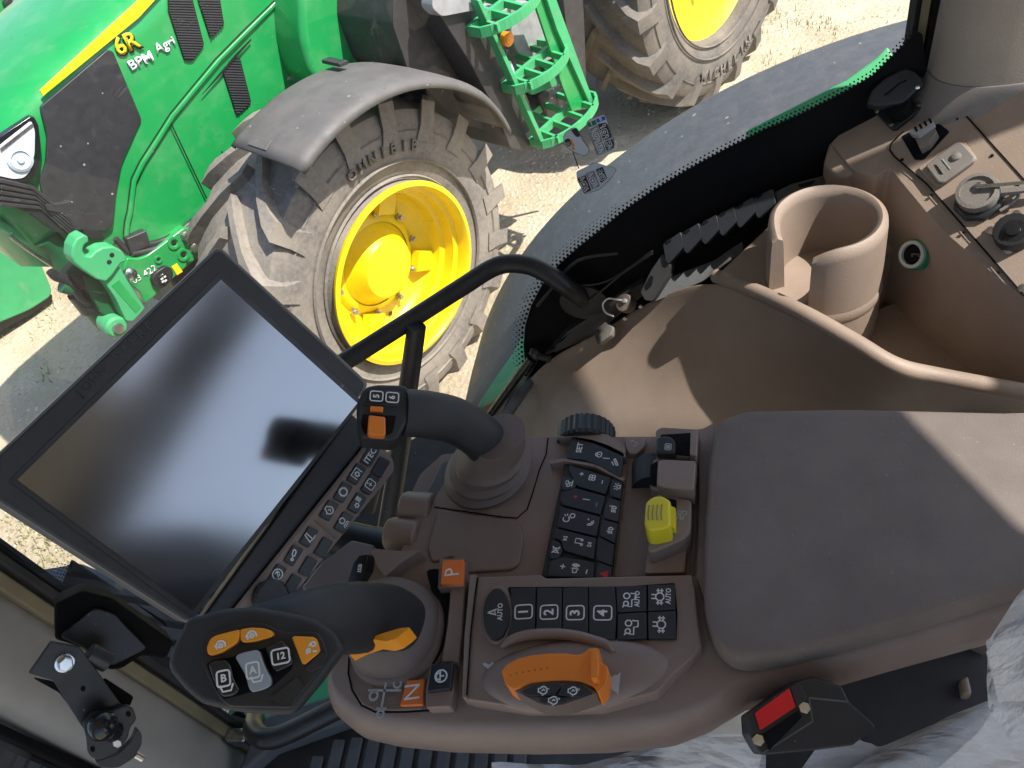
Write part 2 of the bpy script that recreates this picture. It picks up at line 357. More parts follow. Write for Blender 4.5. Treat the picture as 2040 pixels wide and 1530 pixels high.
# ---- printed signs: strokes in a unit box, x to the right of the sign and y up
def arc(cx_, cy_, r, a0, a1, n=10): return [(cx_ + r * math.cos(math.radians(a0 + (a1 - a0) * k / n)), cy_ + r * math.sin(math.radians(a0 + (a1 - a0) * k / n))) for k in range(n + 1)]
def rrect(w, h, r=.12): return rnd([(-w, -h), (w, -h), (w, h), (-w, h)], r * 1.5, 3) + [(-w, -h + r * 1.5)]
ICON = {
 'plus': [[(-.4, 0), (.4, 0)], [(0, -.4), (0, .4)]], 'minus': [[(-.4, 0), (.4, 0)]], 'bar': [[(0, -.5), (0, .5)], [(-.08, .3), (.08, .3)]],
 'fan': [arc(.2, .2, .22, -60, 240), arc(-.2, .2, .22, 30, 330), arc(-.2, -.2, .22, 120, 420), arc(.2, -.2, .22, 210, 510)],
 'seat': [arc(-.25, .1, .2, 0, 360), [(.1, -.4), (.1, .1), (.4, .3)], [(-.4, -.3), (.4, -.35)], [(.1, .4), (.3, .45)], [(-.1, .4), (0, .5)]],
 'phone': [arc(0, .1, .42, 150, 300), arc(.0, .1, .25, 150, 300), [(.2, .2), (.35, .35)]], 'voice': [arc(-.2, .2, .28, 60, 330), [(.1, .3), (.25, .45)], [(.15, .15), (.35, .2)], arc(.2, -.3, .22, 0, 360)],
 'note': [[(-.2, -.3), (-.2, .4), (.3, .4), (.3, -.25)], arc(-.3, -.3, .1, 0, 360), arc(.2, -.25, .1, 0, 360)],
 'prev': [[(-.25, -.3), (-.25, .3)], [(.3, -.3), (-.2, 0), (.3, .3), (.3, -.3)]], 'next': [[(.25, -.3), (.25, .3)], [(-.3, -.3), (.2, 0), (-.3, .3), (-.3, -.3)]],
 'mute': [[(-.4, -.4), (.4, .4)], [(-.4, .4), (.4, -.4)], [(-.3, -.2), (-.1, -.2), (.2, -.4), (.2, .4), (-.1, .2), (-.3, .2), (-.3, -.2)]],
 'speaker': [[(-.4, -.18), (-.2, -.18), (0, -.35), (0, .35), (-.2, .18), (-.4, .18), (-.4, -.18)], arc(0, 0, .2, -50, 50), arc(0, 0, .35, -50, 50), arc(0, 0, .48, -50, 50)],
 'beacon': [[(-.3, -.4), (.3, -.4)], [(-.2, -.4), (-.2, 0), (.2, 0), (.2, -.4)], [(0, .15), (0, .4)], [(-.25, .1), (-.42, .28)], [(.25, .1), (.42, .28)], [(-.35, -.1), (-.5, -.1)], [(.35, -.1), (.5, -.1)]],
 'lamp': [arc(.1, 0, .28, -90, 90) + [(.1, .28), (.1, -.28)], [(-.05, .25), (-.45, .15)], [(-.05, .05), (-.45, -.05)], [(-.05, -.15), (-.45, -.25)]],
 'warn': [[(-.42, -.35), (.42, -.35), (0, .42), (-.42, -.35)], [(-.2, -.22), (.2, -.22), (0, .15), (-.2, -.22)], [(-.1, -.14), (.1, -.14), (0, 0)]],
 'lock': [rrect(.3, .22), arc(0, .2, .2, 0, 180), [(0, -.08), (0, .08)]],
 'locks': [arc(0, 0, .36, 0, 360, 20), [(-.3, .05), (.3, .05)], arc(0, .1, .2, 0, 180), [(0, -.2), (0, 0)]],
 'arrowup': [[(0, .45), (-.28, -.4), (0, -.2), (.28, -.4), (0, .45)]],
 'box': [rrect(.38, .46)], 'boxw': [rrect(.5, .42)], 'lead': [rrect(.42, .35), rrect(.2, .2), [(-.3, .2), (.3, .2)]],
 'gear': [arc(0, 0, .34, 0, 360, 24)] + [[(.34 * math.cos(a), .34 * math.sin(a)), (.48 * math.cos(a), .48 * math.sin(a))] for a in [math.pi * k / 8 for k in range(16)]],
 'gearbox': [[(-.45, -.35), (-.45, .4), (.45, .4), (.45, -.35)], arc(0, -.05, .18, 0, 360)] + [[(.18 * math.cos(a), -.05 + .18 * math.sin(a)), (.3 * math.cos(a), -.05 + .3 * math.sin(a))] for a in [math.pi * k / 4 for k in range(8)]],
 'engine': [arc(0, -.05, .34, 120, 420, 18), [(-.17, .24), (-.17, .42), (.17, .42), (.17, .24)], [(-.34, 0), (-.5, 0)], [(-.06, .1), (.1, -.05), (-.05, -.18)]],
 'pencil': [[(-.4, -.42), (-.1, .42), (.1, .42), (.02, -.3), (-.1, -.42), (-.3, -.3)], [(0, -.42), (.45, -.42)]],
 'wrench': [arc(-.38, -.1, .1, 0, 360), [(-.28, -.05), (-.05, .02)], rnd([(-.05, -.14), (.4, -.02), (.46, .2), (.36, .26), (-.08, .14)], .08, 2) + [(-.05, -.1)]],
 'circarrow': [arc(0, 0, .44, 0, 360, 24), [(-.2, -.22), (.16, .16)], [(-.1, .2), (.2, .2), (.2, -.1)], [(.0, -.25), (.1, -.1)]],
 'fansq': [rrect(.44, .44), [(-.2, 0), (.2, 0)], [(0, -.2), (0, .2)], [(-.15, .28), (.0, .3)]],
 'climate': [arc(-.2, -.1, .16, 0, 360)] + [[(-.2 + .16 * math.cos(a), -.1 + .16 * math.sin(a)), (-.2 + .28 * math.cos(a), -.1 + .28 * math.sin(a))] for a in [math.pi * k / 3 for k in range(6)]] + [[(.2 + .14 * k, -.15), (.25 + .14 * k, .05), (.18 + .14 * k, .2), (.24 + .14 * k, .4)] for k in range(3)],
 'worklamp': [arc(0, .2, .26, 0, 360), [(-.2, -.15), (-.38, -.45)], [(-.08, -.18), (-.15, -.48)], [(.06, -.18), (.08, -.48)], [(.2, -.15), (.3, -.45)]],
 'tractor': [arc(-.25, .25, .15, 0, 360), arc(.25, .22, .19, 0, 360), [(-.42, .15), (-.45, -.1), (0, -.1), (.05, -.35), (.4, -.35), (.42, 0)], [(-.3, .35), (-.5, .45)]],
 'axle': [arc(0, 0, .24, 0, 360), [(-.5, -.1), (-.24, -.1)], [(-.5, .1), (-.24, .1)], [(.5, -.1), (.24, -.1)], [(.5, .1), (.24, .1)], [(-.12, .2), (-.12, .48)], [(.12, .2), (.12, .48)], [(-.38, -.2), (-.38, .2)], [(.38, -.2), (.38, .2)]],
 'hitch': [[(-.45, -.1), (.1, -.35), (.4, .4)], [(-.3, -.4), (-.15, .3)], [(.1, .3), (.4, .42), (.45, .1)]],
 'blade': [rnd([(-.42, -.2), (.36, .25), (.46, .1), (-.3, -.35)], .08, 2) + [(-.42, -.2)], [(-.4, .1), (.0, .38)], [(-.1, .4), (0, .38), (-.05, .25)]],
 'cruise': [arc(0, 0, .36, -30, 210, 16), [(-.42, -.18), (.1, .12)], [(-.5, .1), (-.36, .05)], arc(0, 0, .16, 0, 360)],
 'loader': [arc(.25, .15, .16, 0, 360), arc(-.2, -.2, .14, 0, 360), [(-.1, .1), (.1, .3), (.35, .3)], [(-.4, -.4), (-.1, 0)], [(.1, -.35), (.4, -.4)]],
 'cup_u': [[(-.4, .3), (-.25, -.1), (.25, -.1), (.4, .3)]], 'cross': [[(-.5, .1), (.5, .1)], [(0, .45), (0, -.4)], [(-.15, -.4), (.15, -.4)], arc(-.3, -.05, .12, 0, 360), arc(.35, .28, .11, 0, 360), arc(0, -.55, .1, 0, 360)],
 'rabbit': [rnd([(-.5, -.2), (-.3, .1), (.1, .15), (.3, .45), (.4, .4), (.3, .1), (.45, 0), (.2, -.2)], .06, 2)], 'turtle': [arc(0, 0, .35, 0, 180) + [(-.35, 0), (-.5, -.1), (.5, -.1), (.35, 0)]],
 'rear': [rrect(.46, .36), [(-.3, .15), (.3, .15)], [(-.3, 0), (.3, 0)], [(-.3, -.15), (.3, -.15)]],
}
def sign(mb, kind, pl, px, py, size, dirpx, off, mi=1, w=None, txt=False, bold=0.02, sx=1.0, th=0):
    size *= .68
    c = pl.hit(px, py, off); q = pl.hit(px + dirpx[0] * 8, py + dirpx[1] * 8, off); R = (q - c).normalized(); U = pl.n.cross(R)
    if txt: mb.text(kind, c, R, U, size, mi, bold, sx); return
    for st in ICON[kind]:
        P = [c + R * (x * size * sx) + U * (y * size) for x, y in st]
        mb.ribbon(P, w or size * .075, pl.n, mi)
UP = (0, -1)
# ================================================================ the ground
b = MB(); b.add([(-400, -400, 0), (400, -400, 0), (400, 400, 0), (-400, 400, 0)], [(0, 1, 2, 3)])
structure(b.obj('ground', 'ground'))
def grass_patch():
    b = MB(); spots = []
    for k in range(90):
        a = random.random()
        if a < .35: p = ZP(0).hit(random.uniform(0, 150), random.uniform(1040, 1130))
        elif a < .8: p = ZP(0).hit(random.uniform(1480, 1830), random.uniform(-40, 130))
        else: p = ZP(0).hit(random.uniform(0, 330), random.uniform(600, 900))
        for j in range(random.randint(3, 14)):
            x = p.x + random.gauss(0, .05); y = p.y + random.gauss(0, .05); h = random.uniform(.012, .05); t = random.uniform(0, 6.28); w = .003
            d = Vector((math.cos(t), math.sin(t), 0)); l = Vector((-d.y, d.x, 0)) * random.uniform(.2, .9) * h
            b.add([Vector((x, y, 0)) - d * w, Vector((x, y, 0)) + d * w, Vector((x, y, h)) + l], [(0, 1, 2)])
    o = b.obj('grass', 'grass', kind='stuff'); tag(o, 'short dry grass tufts growing through the pale gravel', 'grass')
grass_patch()
def gravel():
    b = MB()
    for k in range(2600):
        a = random.random()
        if a < .35: p = ZP(0).hit(random.uniform(1420, 1830), random.uniform(-60, 200))
        elif a < .7: p = ZP(0).hit(random.uniform(-20, 480), random.uniform(560, 1180))
        else: p = ZP(0).hit(random.uniform(930, 1200), random.uniform(290, 560))
        s = random.uniform(.004, .013); z = s * .35
        t = random.uniform(0, 3); n = 5
        vs = [(p.x + s * random.uniform(.7, 1.2) * math.cos(t + 6.283 * i / n), p.y + s * random.uniform(.7, 1.2) * math.sin(t + 6.283 * i / n), 0) for i in range(n)] + [(p.x + s * .2, p.y, z * 1.7)]
        b.add(vs, [(i, (i + 1) % n, n) for i in range(n)])
    o = b.obj('gravel', 'stone', kind='stuff', smooth=10); tag(o, 'loose pale gravel stones scattered over the yard', 'gravel')
gravel()

# ================================================================ the green tractor parked alongside
PSI = .994; TLOC = Vector((-2.063, 2.960, 0)); TANG = math.pi + PSI
TH = Vector((math.cos(TANG), math.sin(TANG), 0)); TLV = Vector((-TH.y, TH.x, 0))
def loc_(P): q = P - TLOC; return Vector((q.dot(TH), q.dot(TLV), q.z))
class LP:                                                     # plane of constant distance left of the tractor's centre line
    def __init__(s, lat): s.lat = lat; s.pl = PL(TLOC + TLV * lat, TLV); s.n = Vector((0, 1, 0))
    def hit(s, px, py, off=0.0): return loc_(s.pl.hit(px, py, off))
class FP:                                                     # plane of constant distance ahead of the front axle
    def __init__(s, fw): s.pl = PL(TLOC + TH * fw, TH); s.n = Vector((1, 0, 0))
    def hit(s, px, py, off=0.0): return loc_(s.pl.hit(px, py, off))
tr = thing('green_tractor', 'green tractor with yellow wheels and grey front mudguard parked on gravel', 'tractor', TLOC, TANG)
def tplate(name, pts, lat, th, mats, parent=None, bevel=.004, off=0, label=None):
    b = MB(); b.plate(pts, LP(lat), off, th); return b.obj(name, mats, parent or tr, bevel=bevel, local=True, label=label)

# bonnet: side walls, rounded shoulder, crowned top, and the nose
def bonnet():
    b = MB(); secs = []
    for x, zb, zs, w in [(-1.25, 1.20, 2.00, .44), (-.7, 1.18, 1.965, .43), (-.1, 1.14, 1.90, .42), (.35, 1.16, 1.835, .42), (.62, 1.20, 1.785, .418), (.8, 1.22, 1.73, .40), (.93, 1.24, 1.66, .33), (1.0, 1.26, 1.56, .22)]:
        half = [(w * .99, zb), (w, zb + (zs - zb) * .5), (w, zs - .10), (w * .985, zs - .045), (w * .93, zs - .008), (w * .80, zs + .018), (w * .6, zs + .03), (w * .3, zs + .042), (0, zs + .045)]
        secs.append([Vector((x, y, z)) for y, z in half] + [Vector((x, -y, z)) for y, z in half[-2::-1]])
    n = len(secs[0]); vs = [v for s in secs for v in s]
    fs = [(i * n + j, i * n + j + 1, (i + 1) * n + j + 1, (i + 1) * n + j) for i in range(len(secs) - 1) for j in range(n - 1)]
    fs.append(tuple(range((len(secs) - 1) * n, len(secs) * n)))
    b.add(vs, fs); return b.obj('bonnet', 'green', tr, local=True, smooth=50)
bon = bonnet()
# engine block and frame below the bonnet
b = MB(); b.bx(-1.3, .62, -.34, .34, .62, 1.22); b.bx(-3.2, -1.2, -.45, .45, .55, 1.5); b.obj('engine_block', 'black', tr, bevel=.02, local=True)
S = .4225
tplate('stripe', [(80, 180), (86, 192), (150, 140), (277, 36), (330, -22), (420, -95), (405, -112), (300, -22)], S + .004, .008, 'stripe_yellow', bon, .002)
tplate('front_panel', rnd(crop(0, 0, 3.643, [(292, 778), (782, 360), (822, 372), (1032, 872), (1000, 935), (885, 1190), (845, 1400), (820, 1640), (760, 1680), (560, 1670), (330, 1500), (290, 1320), (335, 1180), (345, 1000), (318, 880)]), 7, 3), S + .006, .014, 'hood_black', bon, .003)
lamp = tplate('headlight', rnd([(-22, 300), (0, 272), (66, 229), (78, 250), (82, 300), (74, 345), (58, 362), (28, 366), (-22, 356)], 8, 3), S + .010, .03, 'black_gloss', bon, .003)
b = MB(); b.plate(rnd([(-18, 308), (2, 288), (63, 240), (70, 262), (69, 308), (60, 342), (47, 355), (27, 357), (-18, 347)], 7, 3), LP(S + .014), 0, .006); b.obj('lens', 'lamp_chrome', lamp, bevel=.001, local=True)
b = MB(); c = LP(S + .016).hit(40, 318); b.lathe(c, (0, 1, 0), [(.042, 0), (.040, .004), (.030, .008), (.028, .004), (.012, .003), (.010, .009)], 24, 0, xd=(1, 0, 0)); b.obj('reflector_bowl', 'lens_blue', lamp, local=True)
b = MB(); b.plate(rnd([(0, 296), (64, 246), (68, 250), (2, 303)], 1, 2), LP(S + .017), 0, .002); b.obj('trim_strip', 'steel', lamp, local=True)
# bumper slats under the headlight
for k in range(5):
    o = 13 * k
    tplate('bumper_slat', [(2, 356 + o * .9), (70 + o * .3, 372 + o * .75), (150, 442 + o * .55), (148, 448 + o * .55), (66 + o * .3, 379 + o * .75), (0, 364 + o * .9)], S + .03 - .004 * k, .08, 'hood_black', bon, .003)
tplate('bumper', rnd([(-30, 350), (10, 352), (85, 385), (160, 442), (205, 465), (212, 478), (150, 470), (110, 462), (60, 425), (-30, 392)], 6, 3), S + .006, .16, 'black', bon, .006)
tplate('bumper_pad', rnd(crop(0, 360, 4.25, [(380, 205), (530, 195), (600, 172), (640, 190), (700, 330), (720, 400), (640, 430), (560, 280), (400, 250)]), 4, 3), S + .03, .09, 'hood_black', bon, .006)
# side vents with their louvres
def vent(poly, n):
    v = tplate('side_vent', rnd(poly, 5, 3), S + .005, .004, 'vent_black', bon, .0)
    x0 = min(p[0] for p in poly); y0 = min(p[1] for p in poly); y1 = max(p[1] for p in poly)
    N = len(poly); k = 0
    y = y0 + 4
    while y < y1 - 3:
        xs = []
        for i in range(N):
            (xa, ya), (xb, yb) = poly[i], poly[(i + 1) % N]
            if (ya - y) * (yb - y) < 0: xs.append(xa + (xb - xa) * (y - ya) / (yb - ya))
        if len(xs) >= 2:
            a, c = min(xs) + 1.5, max(xs) - 1.5
            if c - a > 3:
                b = MB(); b.plate([(a, y - 1.1), (c, y - 1.1 + (c - a) * .03), (c, y + 1.1 + (c - a) * .03), (a, y + 1.1)], LP(S + .009), 0, .006); b.obj('louvre', 'vent_slat', v, local=True)
        y += n
vent([(334, -40), (336, 22), (368, 121), (383, 123), (407, 90), (374, -40)], 5.2)
vent([(390, -40), (395, 0), (420, 78), (447, 50), (432, -40)], 5.2)
vent([(443, 140), (473, 111), (479, 118), (501, 205), (472, 232)], 5.2)
# seam and lip of the lower bonnet edge, lower side panel
def band(pts, w0, w1): return [(x + w0[0], y + w0[1]) for x, y in pts] + [(x + w1[0], y + w1[1]) for x, y in pts[::-1]]
seam = [(247, 470), (250, 440), (255, 420), (263, 357), (280, 322), (302, 288), (340, 228), (386, 172), (431, 118), (490, 58), (549, 0), (600, -55)]
tplate('lower_lip', band(seam, (2, 2), (10, 5)), S + .012, .02, 'green', bon, .004)
tplate('seam', band(seam, (-2, -1), (2, 2)), S + .002, .004, 'vent_black', bon, 0)
tplate('side_panel', rnd([(252, 500), (262, 400), (290, 320), (345, 236), (440, 125), (560, 2), (640, -80), (640, 210), (500, 300), (470, 370), (420, 405), (340, 470), (300, 500), (270, 506)], 4, 2), S - .002, .012, 'green', tr, .003)
tplate('panel_seam', [(340, 246), (342, 245), (413, 395), (411, 396)], S + .0125, .003, 'vent_black', bon, 0)
tplate('panel_seam', [(441, 302), (443, 301), (461, 343), (459, 345)], S + .0125, .003, 'vent_black', bon, 0)
tplate('panel_seam', [(402, 190), (404, 187), (470, 108), (500, 78), (501, 80), (440, 150)], S + .0125, .003, 'vent_black', bon, 0)
# lettering
def letter(txt, px, py, size, d, m, lat, bold=.02, th=.003, name='lettering', sx=1.0, parent=bon):
    p = LP(lat); c = p.hit(px, py); q = p.hit(px + d[0] * 10, py + d[1] * 10); R = (q - c).normalized(); U = Vector((0, 1, 0)).cross(R)
    b = MB(); b.text(txt, c, R, U, size, 0, bold, sx); return b.obj(name, m, parent, local=True, solid=th)
letter('6R', 254, 90, .080, (30, -14), 'hood_black', S + .0035, .045, sx=1.0)
letter('6R', 252, 88, .080, (30, -14), 'stripe_yellow', S + .0065, .02, sx=1.0)
letter('BPM', 281, 122, .046, (50, -25), 'white_paint', S + .005, .02, sx=1.15)
letter('Agri', 329, 90, .046, (36, -18), 'white_paint', S + .005, .012, sx=1.05)
# ---- wheels
def wheel(parent_thing, c, R, rim, hw, nl, lugh, steer, tyremat, lipout, dish, flat=False):
    w = bpy.data.objects.new('wheel', None); COL.objects.link(w); w.parent = parent_thing; w.location = c; w.rotation_euler = (0, 0, steer); w.empty_display_size = .1
    Y = Vector((0, 1, 0)); X = Vector((1, 0, 0))
    rt = R - lugh
    prof = [(rim + .005, -lipout), (rim + .05, -hw * .92), ((rim + rt) / 2, -hw * 1.02), (rt - .07, -hw * .98), (rt - .025, -hw * .9), (rt, -hw * .5), (rt + .005, 0), (rt, hw * .5), (rt - .025, hw * .9), (rt - .07, hw * .98), ((rim + rt) / 2, hw * 1.02), (rim + .05, hw * .92), (rim + .022, hw * .86), (rim + .005, lipout)]
    b = MB(); b.lathe((0, 0, 0), Y, prof, 72, 0, caps=False, xd=X)
    # fine rings on the sidewall
    for r_, s_ in ((rim + .035, 1), (rt - .10, 1), (rim + .10, 1)):
        f_ = (r_ - rim) / (rt - rim); yy = hw * (.90 + .13 * math.sin(math.pi * min(1, f_ * 1.05)))
        b.lathe((0, 0, 0), Y, [(r_ - .006, yy - .004), (r_, yy + .006), (r_ + .006, yy - .004)], 72, 0, caps=False, xd=X)
    step = 2 * math.pi / nl
    for s in (1, -1):
        for k in range(nl):
            th0 = k * step + (0 if s > 0 else step / 2); T, Bt = [], []
            path = [(-.02, 0.0, .05), (.25, .24, .054), (.55, .52, .062), (.8, .72, .074), (.97, .82, .092), (1.0, .84, .095)]
            top_l, top_r, bot_l, bot_r = [], [], [], []
            for i, (u, ph, wd) in enumerate(path):
                yl = s * u * hw * 1.0; a = th0 - ph * .50
                rr = R - (.012 if u > .9 else 0) - .02 * u * u; rb = rt - .05 - (.09 if u > .9 else 0)
                if i == 5: rr = rt - .075; yl = s * hw * 1.035
                da = wd / R
                for lst, ang, rad, sc in ((top_l, a - da * .42, rr, 1), (top_r, a + da * .42, rr, 1), (bot_l, a - da * .62, rb, 1), (bot_r, a + da * .62, rb, 1)):
                    lst.append(Vector((rad * math.cos(ang), yl, rad * math.sin(ang))))
            n = len(path); vs = top_l + top_r + bot_l + bot_r; fs = []
            for i in range(n - 1):
                fs += [(i, i + 1, n + i + 1, n + i), (2 * n + i, 2 * n + i + 1, i + 1, i), (n + i, n + i + 1, 3 * n + i + 1, 3 * n + i)]
            fs += [(0, n, 3 * n, 2 * n), (n - 1, 2 * n - 1, 4 * n - 1, 3 * n - 1)]
            b.add(vs, fs)
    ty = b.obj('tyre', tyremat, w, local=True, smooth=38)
    b = MB()
    if flat:
        pr = [(rim + .02, lipout - .012), (rim + .022, lipout + .002), (rim + .006, lipout + .006), (rim - .004, lipout - .004), (rim - .03, lipout - .03), (rim - .06, lipout - .05), (rim * .55, lipout - .10), (rim * .42, lipout - .12), (.18, lipout - .12), (.17, lipout - .07), (0.001, lipout - .06)]
    else:
        pr = [(rim + .02, lipout - .014), (rim + .024, lipout + .002), (rim + .004, lipout + .008), (rim - .006, lipout - .004), (rim - .010, lipout - .05), (rim - .028, lipout - .06), (rim - .03, lipout - .11), (rim - .05, lipout - .125), (rim - .055, lipout - .17), (rim - .075, lipout - .19), (rim - .085, lipout - dish), (rim * .62, lipout - dish - .02), (rim * .58, lipout - dish), (.20, lipout - dish + .005), (.185, lipout - dish + .01)]
    b.lathe((0, 0, 0), Y, pr, 64, 0, caps=False, xd=X)
    if not flat:
        b.lathe((0, 0, 0), Y, [(.19, lipout - dish), (.16, lipout - dish + .022), (.142, lipout - dish + .065), (.125, lipout - dish + .085), (.05, lipout - dish + .095), (.001, lipout - dish + .097)], 40, 0, caps=False, xd=X)
        for k in range(4):                                        # brackets between disc and rim well
            a = .6 + k * math.pi / 2
            d = Vector((math.cos(a), 0, math.sin(a))); t = Vector((-d.z, 0, d.x))
            b.box(d * .275 + Y * (lipout - dish + .018), d * .055, t * .045, Y * .022)
        for k in range(0):                                        # planet carrier lugs on the hub
            a = .2 + k * 2.094; d = Vector((math.cos(a), 0, math.sin(a)))
            b.lathe(d * .09 + Y * (lipout - dish + .11), Y, [(.052, 0), (.05, .025), (.042, .032), (.001, .033)], 18, 0, caps=False)
    ri = b.obj('rim', 'jd_yellow', w, local=True, smooth=40)
    if not flat:
        for k in range(10):
            a = .15 + k * 2 * math.pi / 10; d = Vector((math.cos(a), 0, math.sin(a)))
            b = MB(); b.lathe(d * .225 + Y * (lipout - dish), Y, [(.017, 0), (.017, .012), (.011, .013), (.011, .028), (.001, .029)], 6, 0, caps=False); b.obj('wheel_nut', 'bolt', w, local=True)
        for k in range(5):
            a = 1.1 + k * 1.257; d = Vector((math.cos(a), 0, math.sin(a)))
            b = MB(); b.lathe(d * .262 + Y * (lipout - dish + .0045), Y, [(.011, 0), (.011, .002), (.001, .003)], 12, 0, caps=False); b.obj('disc_hole', 'vent_black', w, local=True)
    else:
        b = MB(); b.box((.1, lipout - .06, -.30), (.004, 0, .014), (.012, 0, -.004), (0, .01, 0)); b.obj('valve_stem', 'vent_black', w, local=True)
    return w
fw = wheel(tr, (0, .80, .70), .725, .368, .245, 19, .045, .043, 'tyre', .270, .20)
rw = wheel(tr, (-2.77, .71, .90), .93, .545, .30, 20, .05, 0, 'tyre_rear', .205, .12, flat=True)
def tyre_text(w, txt, r, a0, size, y, flip=1, col='tyre_text'):
    b = MB(); n = len(txt); da = size * .98 / r
    for i, ch in enumerate(txt):
        a = a0 - flip * (i - (n - 1) / 2) * da
        d = Vector((math.cos(a), 0, math.sin(a))); t = Vector((-d.z, 0, d.x))
        # seen from the left of the tractor the forward axis points left
        b.text(ch, d * r + Vector((0, y, 0)), -t * -1 if flip < 0 else -t * -1, d * flip, size, 0, .025, 1.05)
    return b
for w, txt, r, a0, size, y, flip in ((fw, 'OMNIBIB', .525, 1.80, .060, .258, 1), (rw, 'MICHELIN', .735, -1.45, .085, .316, -1)):
    b = MB(); n = len(txt); da = size * .92 / r
    for i, ch in enumerate(txt):
        a = a0 + flip * (i - (n - 1) / 2) * da
        d = Vector((math.cos(a), 0, math.sin(a))); t = Vector((-d.z, 0, d.x)) * flip
        b.text(ch, d * r + Vector((0, y, 0)), t, d * flip, size, 0, .02, 1.0)
    b.obj('sidewall_lettering', 'tyre_text', w, local=True, solid=.006)
# ---- front mudguard
def mudguard():
    b = MB(); c = Vector((-.02, 0, .70)); prof = [(.80, 1.222), (.822, 1.215), (.838, 1.185), (.843, 1.10), (.845, .98), (.842, .86), (.83, .83), (.815, .825)]
    a0, a1, n = math.radians(67.5), math.radians(156), 30; vs = []
    for i in range(n + 1):
        t = i / n; a = a0 + (a1 - a0) * t; k = 1.0 - .06 * t - .06 * t * t
        wd = 1.0 - .10 * max(0, t - .75) / .25
        for r, y in prof: vs.append(c + Vector((r * k * math.cos(a), .83 + (y - .83) * wd, r * k * math.sin(a))))
    m = len(prof); fs = [(i * m + j, i * m + j + 1, (i + 1) * m + j + 1, (i + 1) * m + j) for i in range(n) for j in range(m - 1)]
    b.add(vs, fs); o = b.obj('mudguard', 'fender_grey', tr, local=True, smooth=50, solid=.012)
    for a, y in ((math.radians(70), .99), (math.radians(101), .90)):
        d = Vector((math.cos(a), 0, math.sin(a))); t = Vector((-d.z, 0, d.x)); q = MB()
        q.box(c + d * .842 + Vector((0, y, 0)), Vector((0, .052, 0)), t * .020, d * .007); q.obj('clip_plate', 'hood_black' if y < .95 else 'fender_grey', o, bevel=.003, local=True)
    b = MB(); b.tube([(-.02, .60, .95), (-.05, .80, 1.45)], .025); b.tube([(-.3, .60, 1.0), (-.42, .85, 1.30)], .02); b.obj('mudguard_bracket', 'black', o, local=True)
mudguard()
# axle and steering parts behind the wheel
b = MB(); b.bx(-.14, .14, -.62, .62, .56, .84); b.lathe((0, .5, .7), (0, 1, 0), [(.12, -.1), (.16, 0), (.16, .1), (.2, .12)], 24); b.tube([(-.25, .2, .75), (-.25, .62, .72)], .035); b.obj('front_axle', 'black', tr, bevel=.01, local=True)
b = MB(); b.bx(-.1, .62, .30, .40, .95, 1.2); b.obj('frame_plate', 'green_dark', tr, bevel=.01, local=True)
# tank, ladder and rear body
side = crop(400, 0, 2.4286, [(1100, -60), (1340, -60), (1385, 70), (1470, 250), (1560, 420), (1655, 650), (1640, 690), (1600, 735), (1500, 722), (1440, 560), (1300, 300), (1160, 80)])
tank = tplate('side_tank', rnd(side, 8, 3), 1.06, .5, 'tank_black', tr, .012)
tplate('tank_shell', rnd(crop(400, 0, 2.4286, [(935, -60), (1150, -60), (1190, 90), (1330, 320), (1460, 580), (1510, 725), (1400, 640), (1210, 560), (1000, 330), (930, 120)]), 6, 3), .93, .34, 'tank_black', tank, .012)
tplate('tank_top', rnd(crop(400, 0, 2.4286, [(1125, -40), (1300, -40), (1370, 10), (1330, 50), (1165, 82), (1120, 40)]), 8, 3), 1.085, .06, 'stub_grey', tank, .01)
tplate('recess', rnd(crop(400, 0, 2.4286, [(1478, 240), (1500, 240), (1525, 290), (1535, 350), (1500, 392), (1478, 370), (1466, 310)]), 6, 3), 1.064, .02, 'vent_black', tank, .002)
tplate('mirror_glass', rnd(crop(400, 0, 2.4286, [(1480, 300), (1500, 292), (1520, 340), (1515, 375), (1490, 370), (1472, 340)]), 4, 3), 1.072, .012, 'lens_blue', tank, .003)
# curved green engine cover behind the mudguard
def cover():
    b = MB(); pts = [(600, -60), (600, 40), (604, 90), (620, 150), (660, 200), (760, 180), (800, 120), (800, -60)]
    b.plate(rnd(pts, 20, 4), LP(.60), 0, .2); return b.obj('engine_cover', 'green', tr, bevel=.06, seg=5, local=True)
cover()
b = MB(); b.tube([(-.62, .78, 1.20), (-.30, .70, 1.15)], .012); b.obj('brace_rod', 'hood_black', tr, local=True)
lad = bpy.data.objects.new('ladder', None); COL.objects.link(lad); lad.parent = tr; lad.empty_display_size = .1
def strip(p0, p1, w, lat0, lat1, m, name='stringer', th=.02):
    a = Vector(p0); c = Vector(p1); b = MB(); P = [a + Vector((-w, 0)), a + Vector((w, 0)), c + Vector((w, 0)), c + Vector((-w, 0))]
    b.plate([tuple(p) for p in P], LP(lat0), 0, lat0 - lat1); return b.obj(name, m, lad, bevel=.003, local=True)
strip((955, 0), (1086, 292), 4.5, 1.13, 1.09, 'green_dusty')
b = MB(); b.plate([(1098, -30), (1120, 30), (1190, 222), (1182, 222), (1110, 60), (1080, -30)], LP(1.14), 0, .02); b.obj('stringer', 'green_dusty', lad, bevel=.003, local=True)
b = MB(); b.plate([(1050, -40), (1095, -40), (1186, 214), (1140, 222), (1120, 170)], LP(1.12), 0, .012); b.obj('side_plate', 'green', lad, bevel=.003, local=True)
strip((1040, 30), (1130, 225), 5, .90, .87, 'green_dusty')
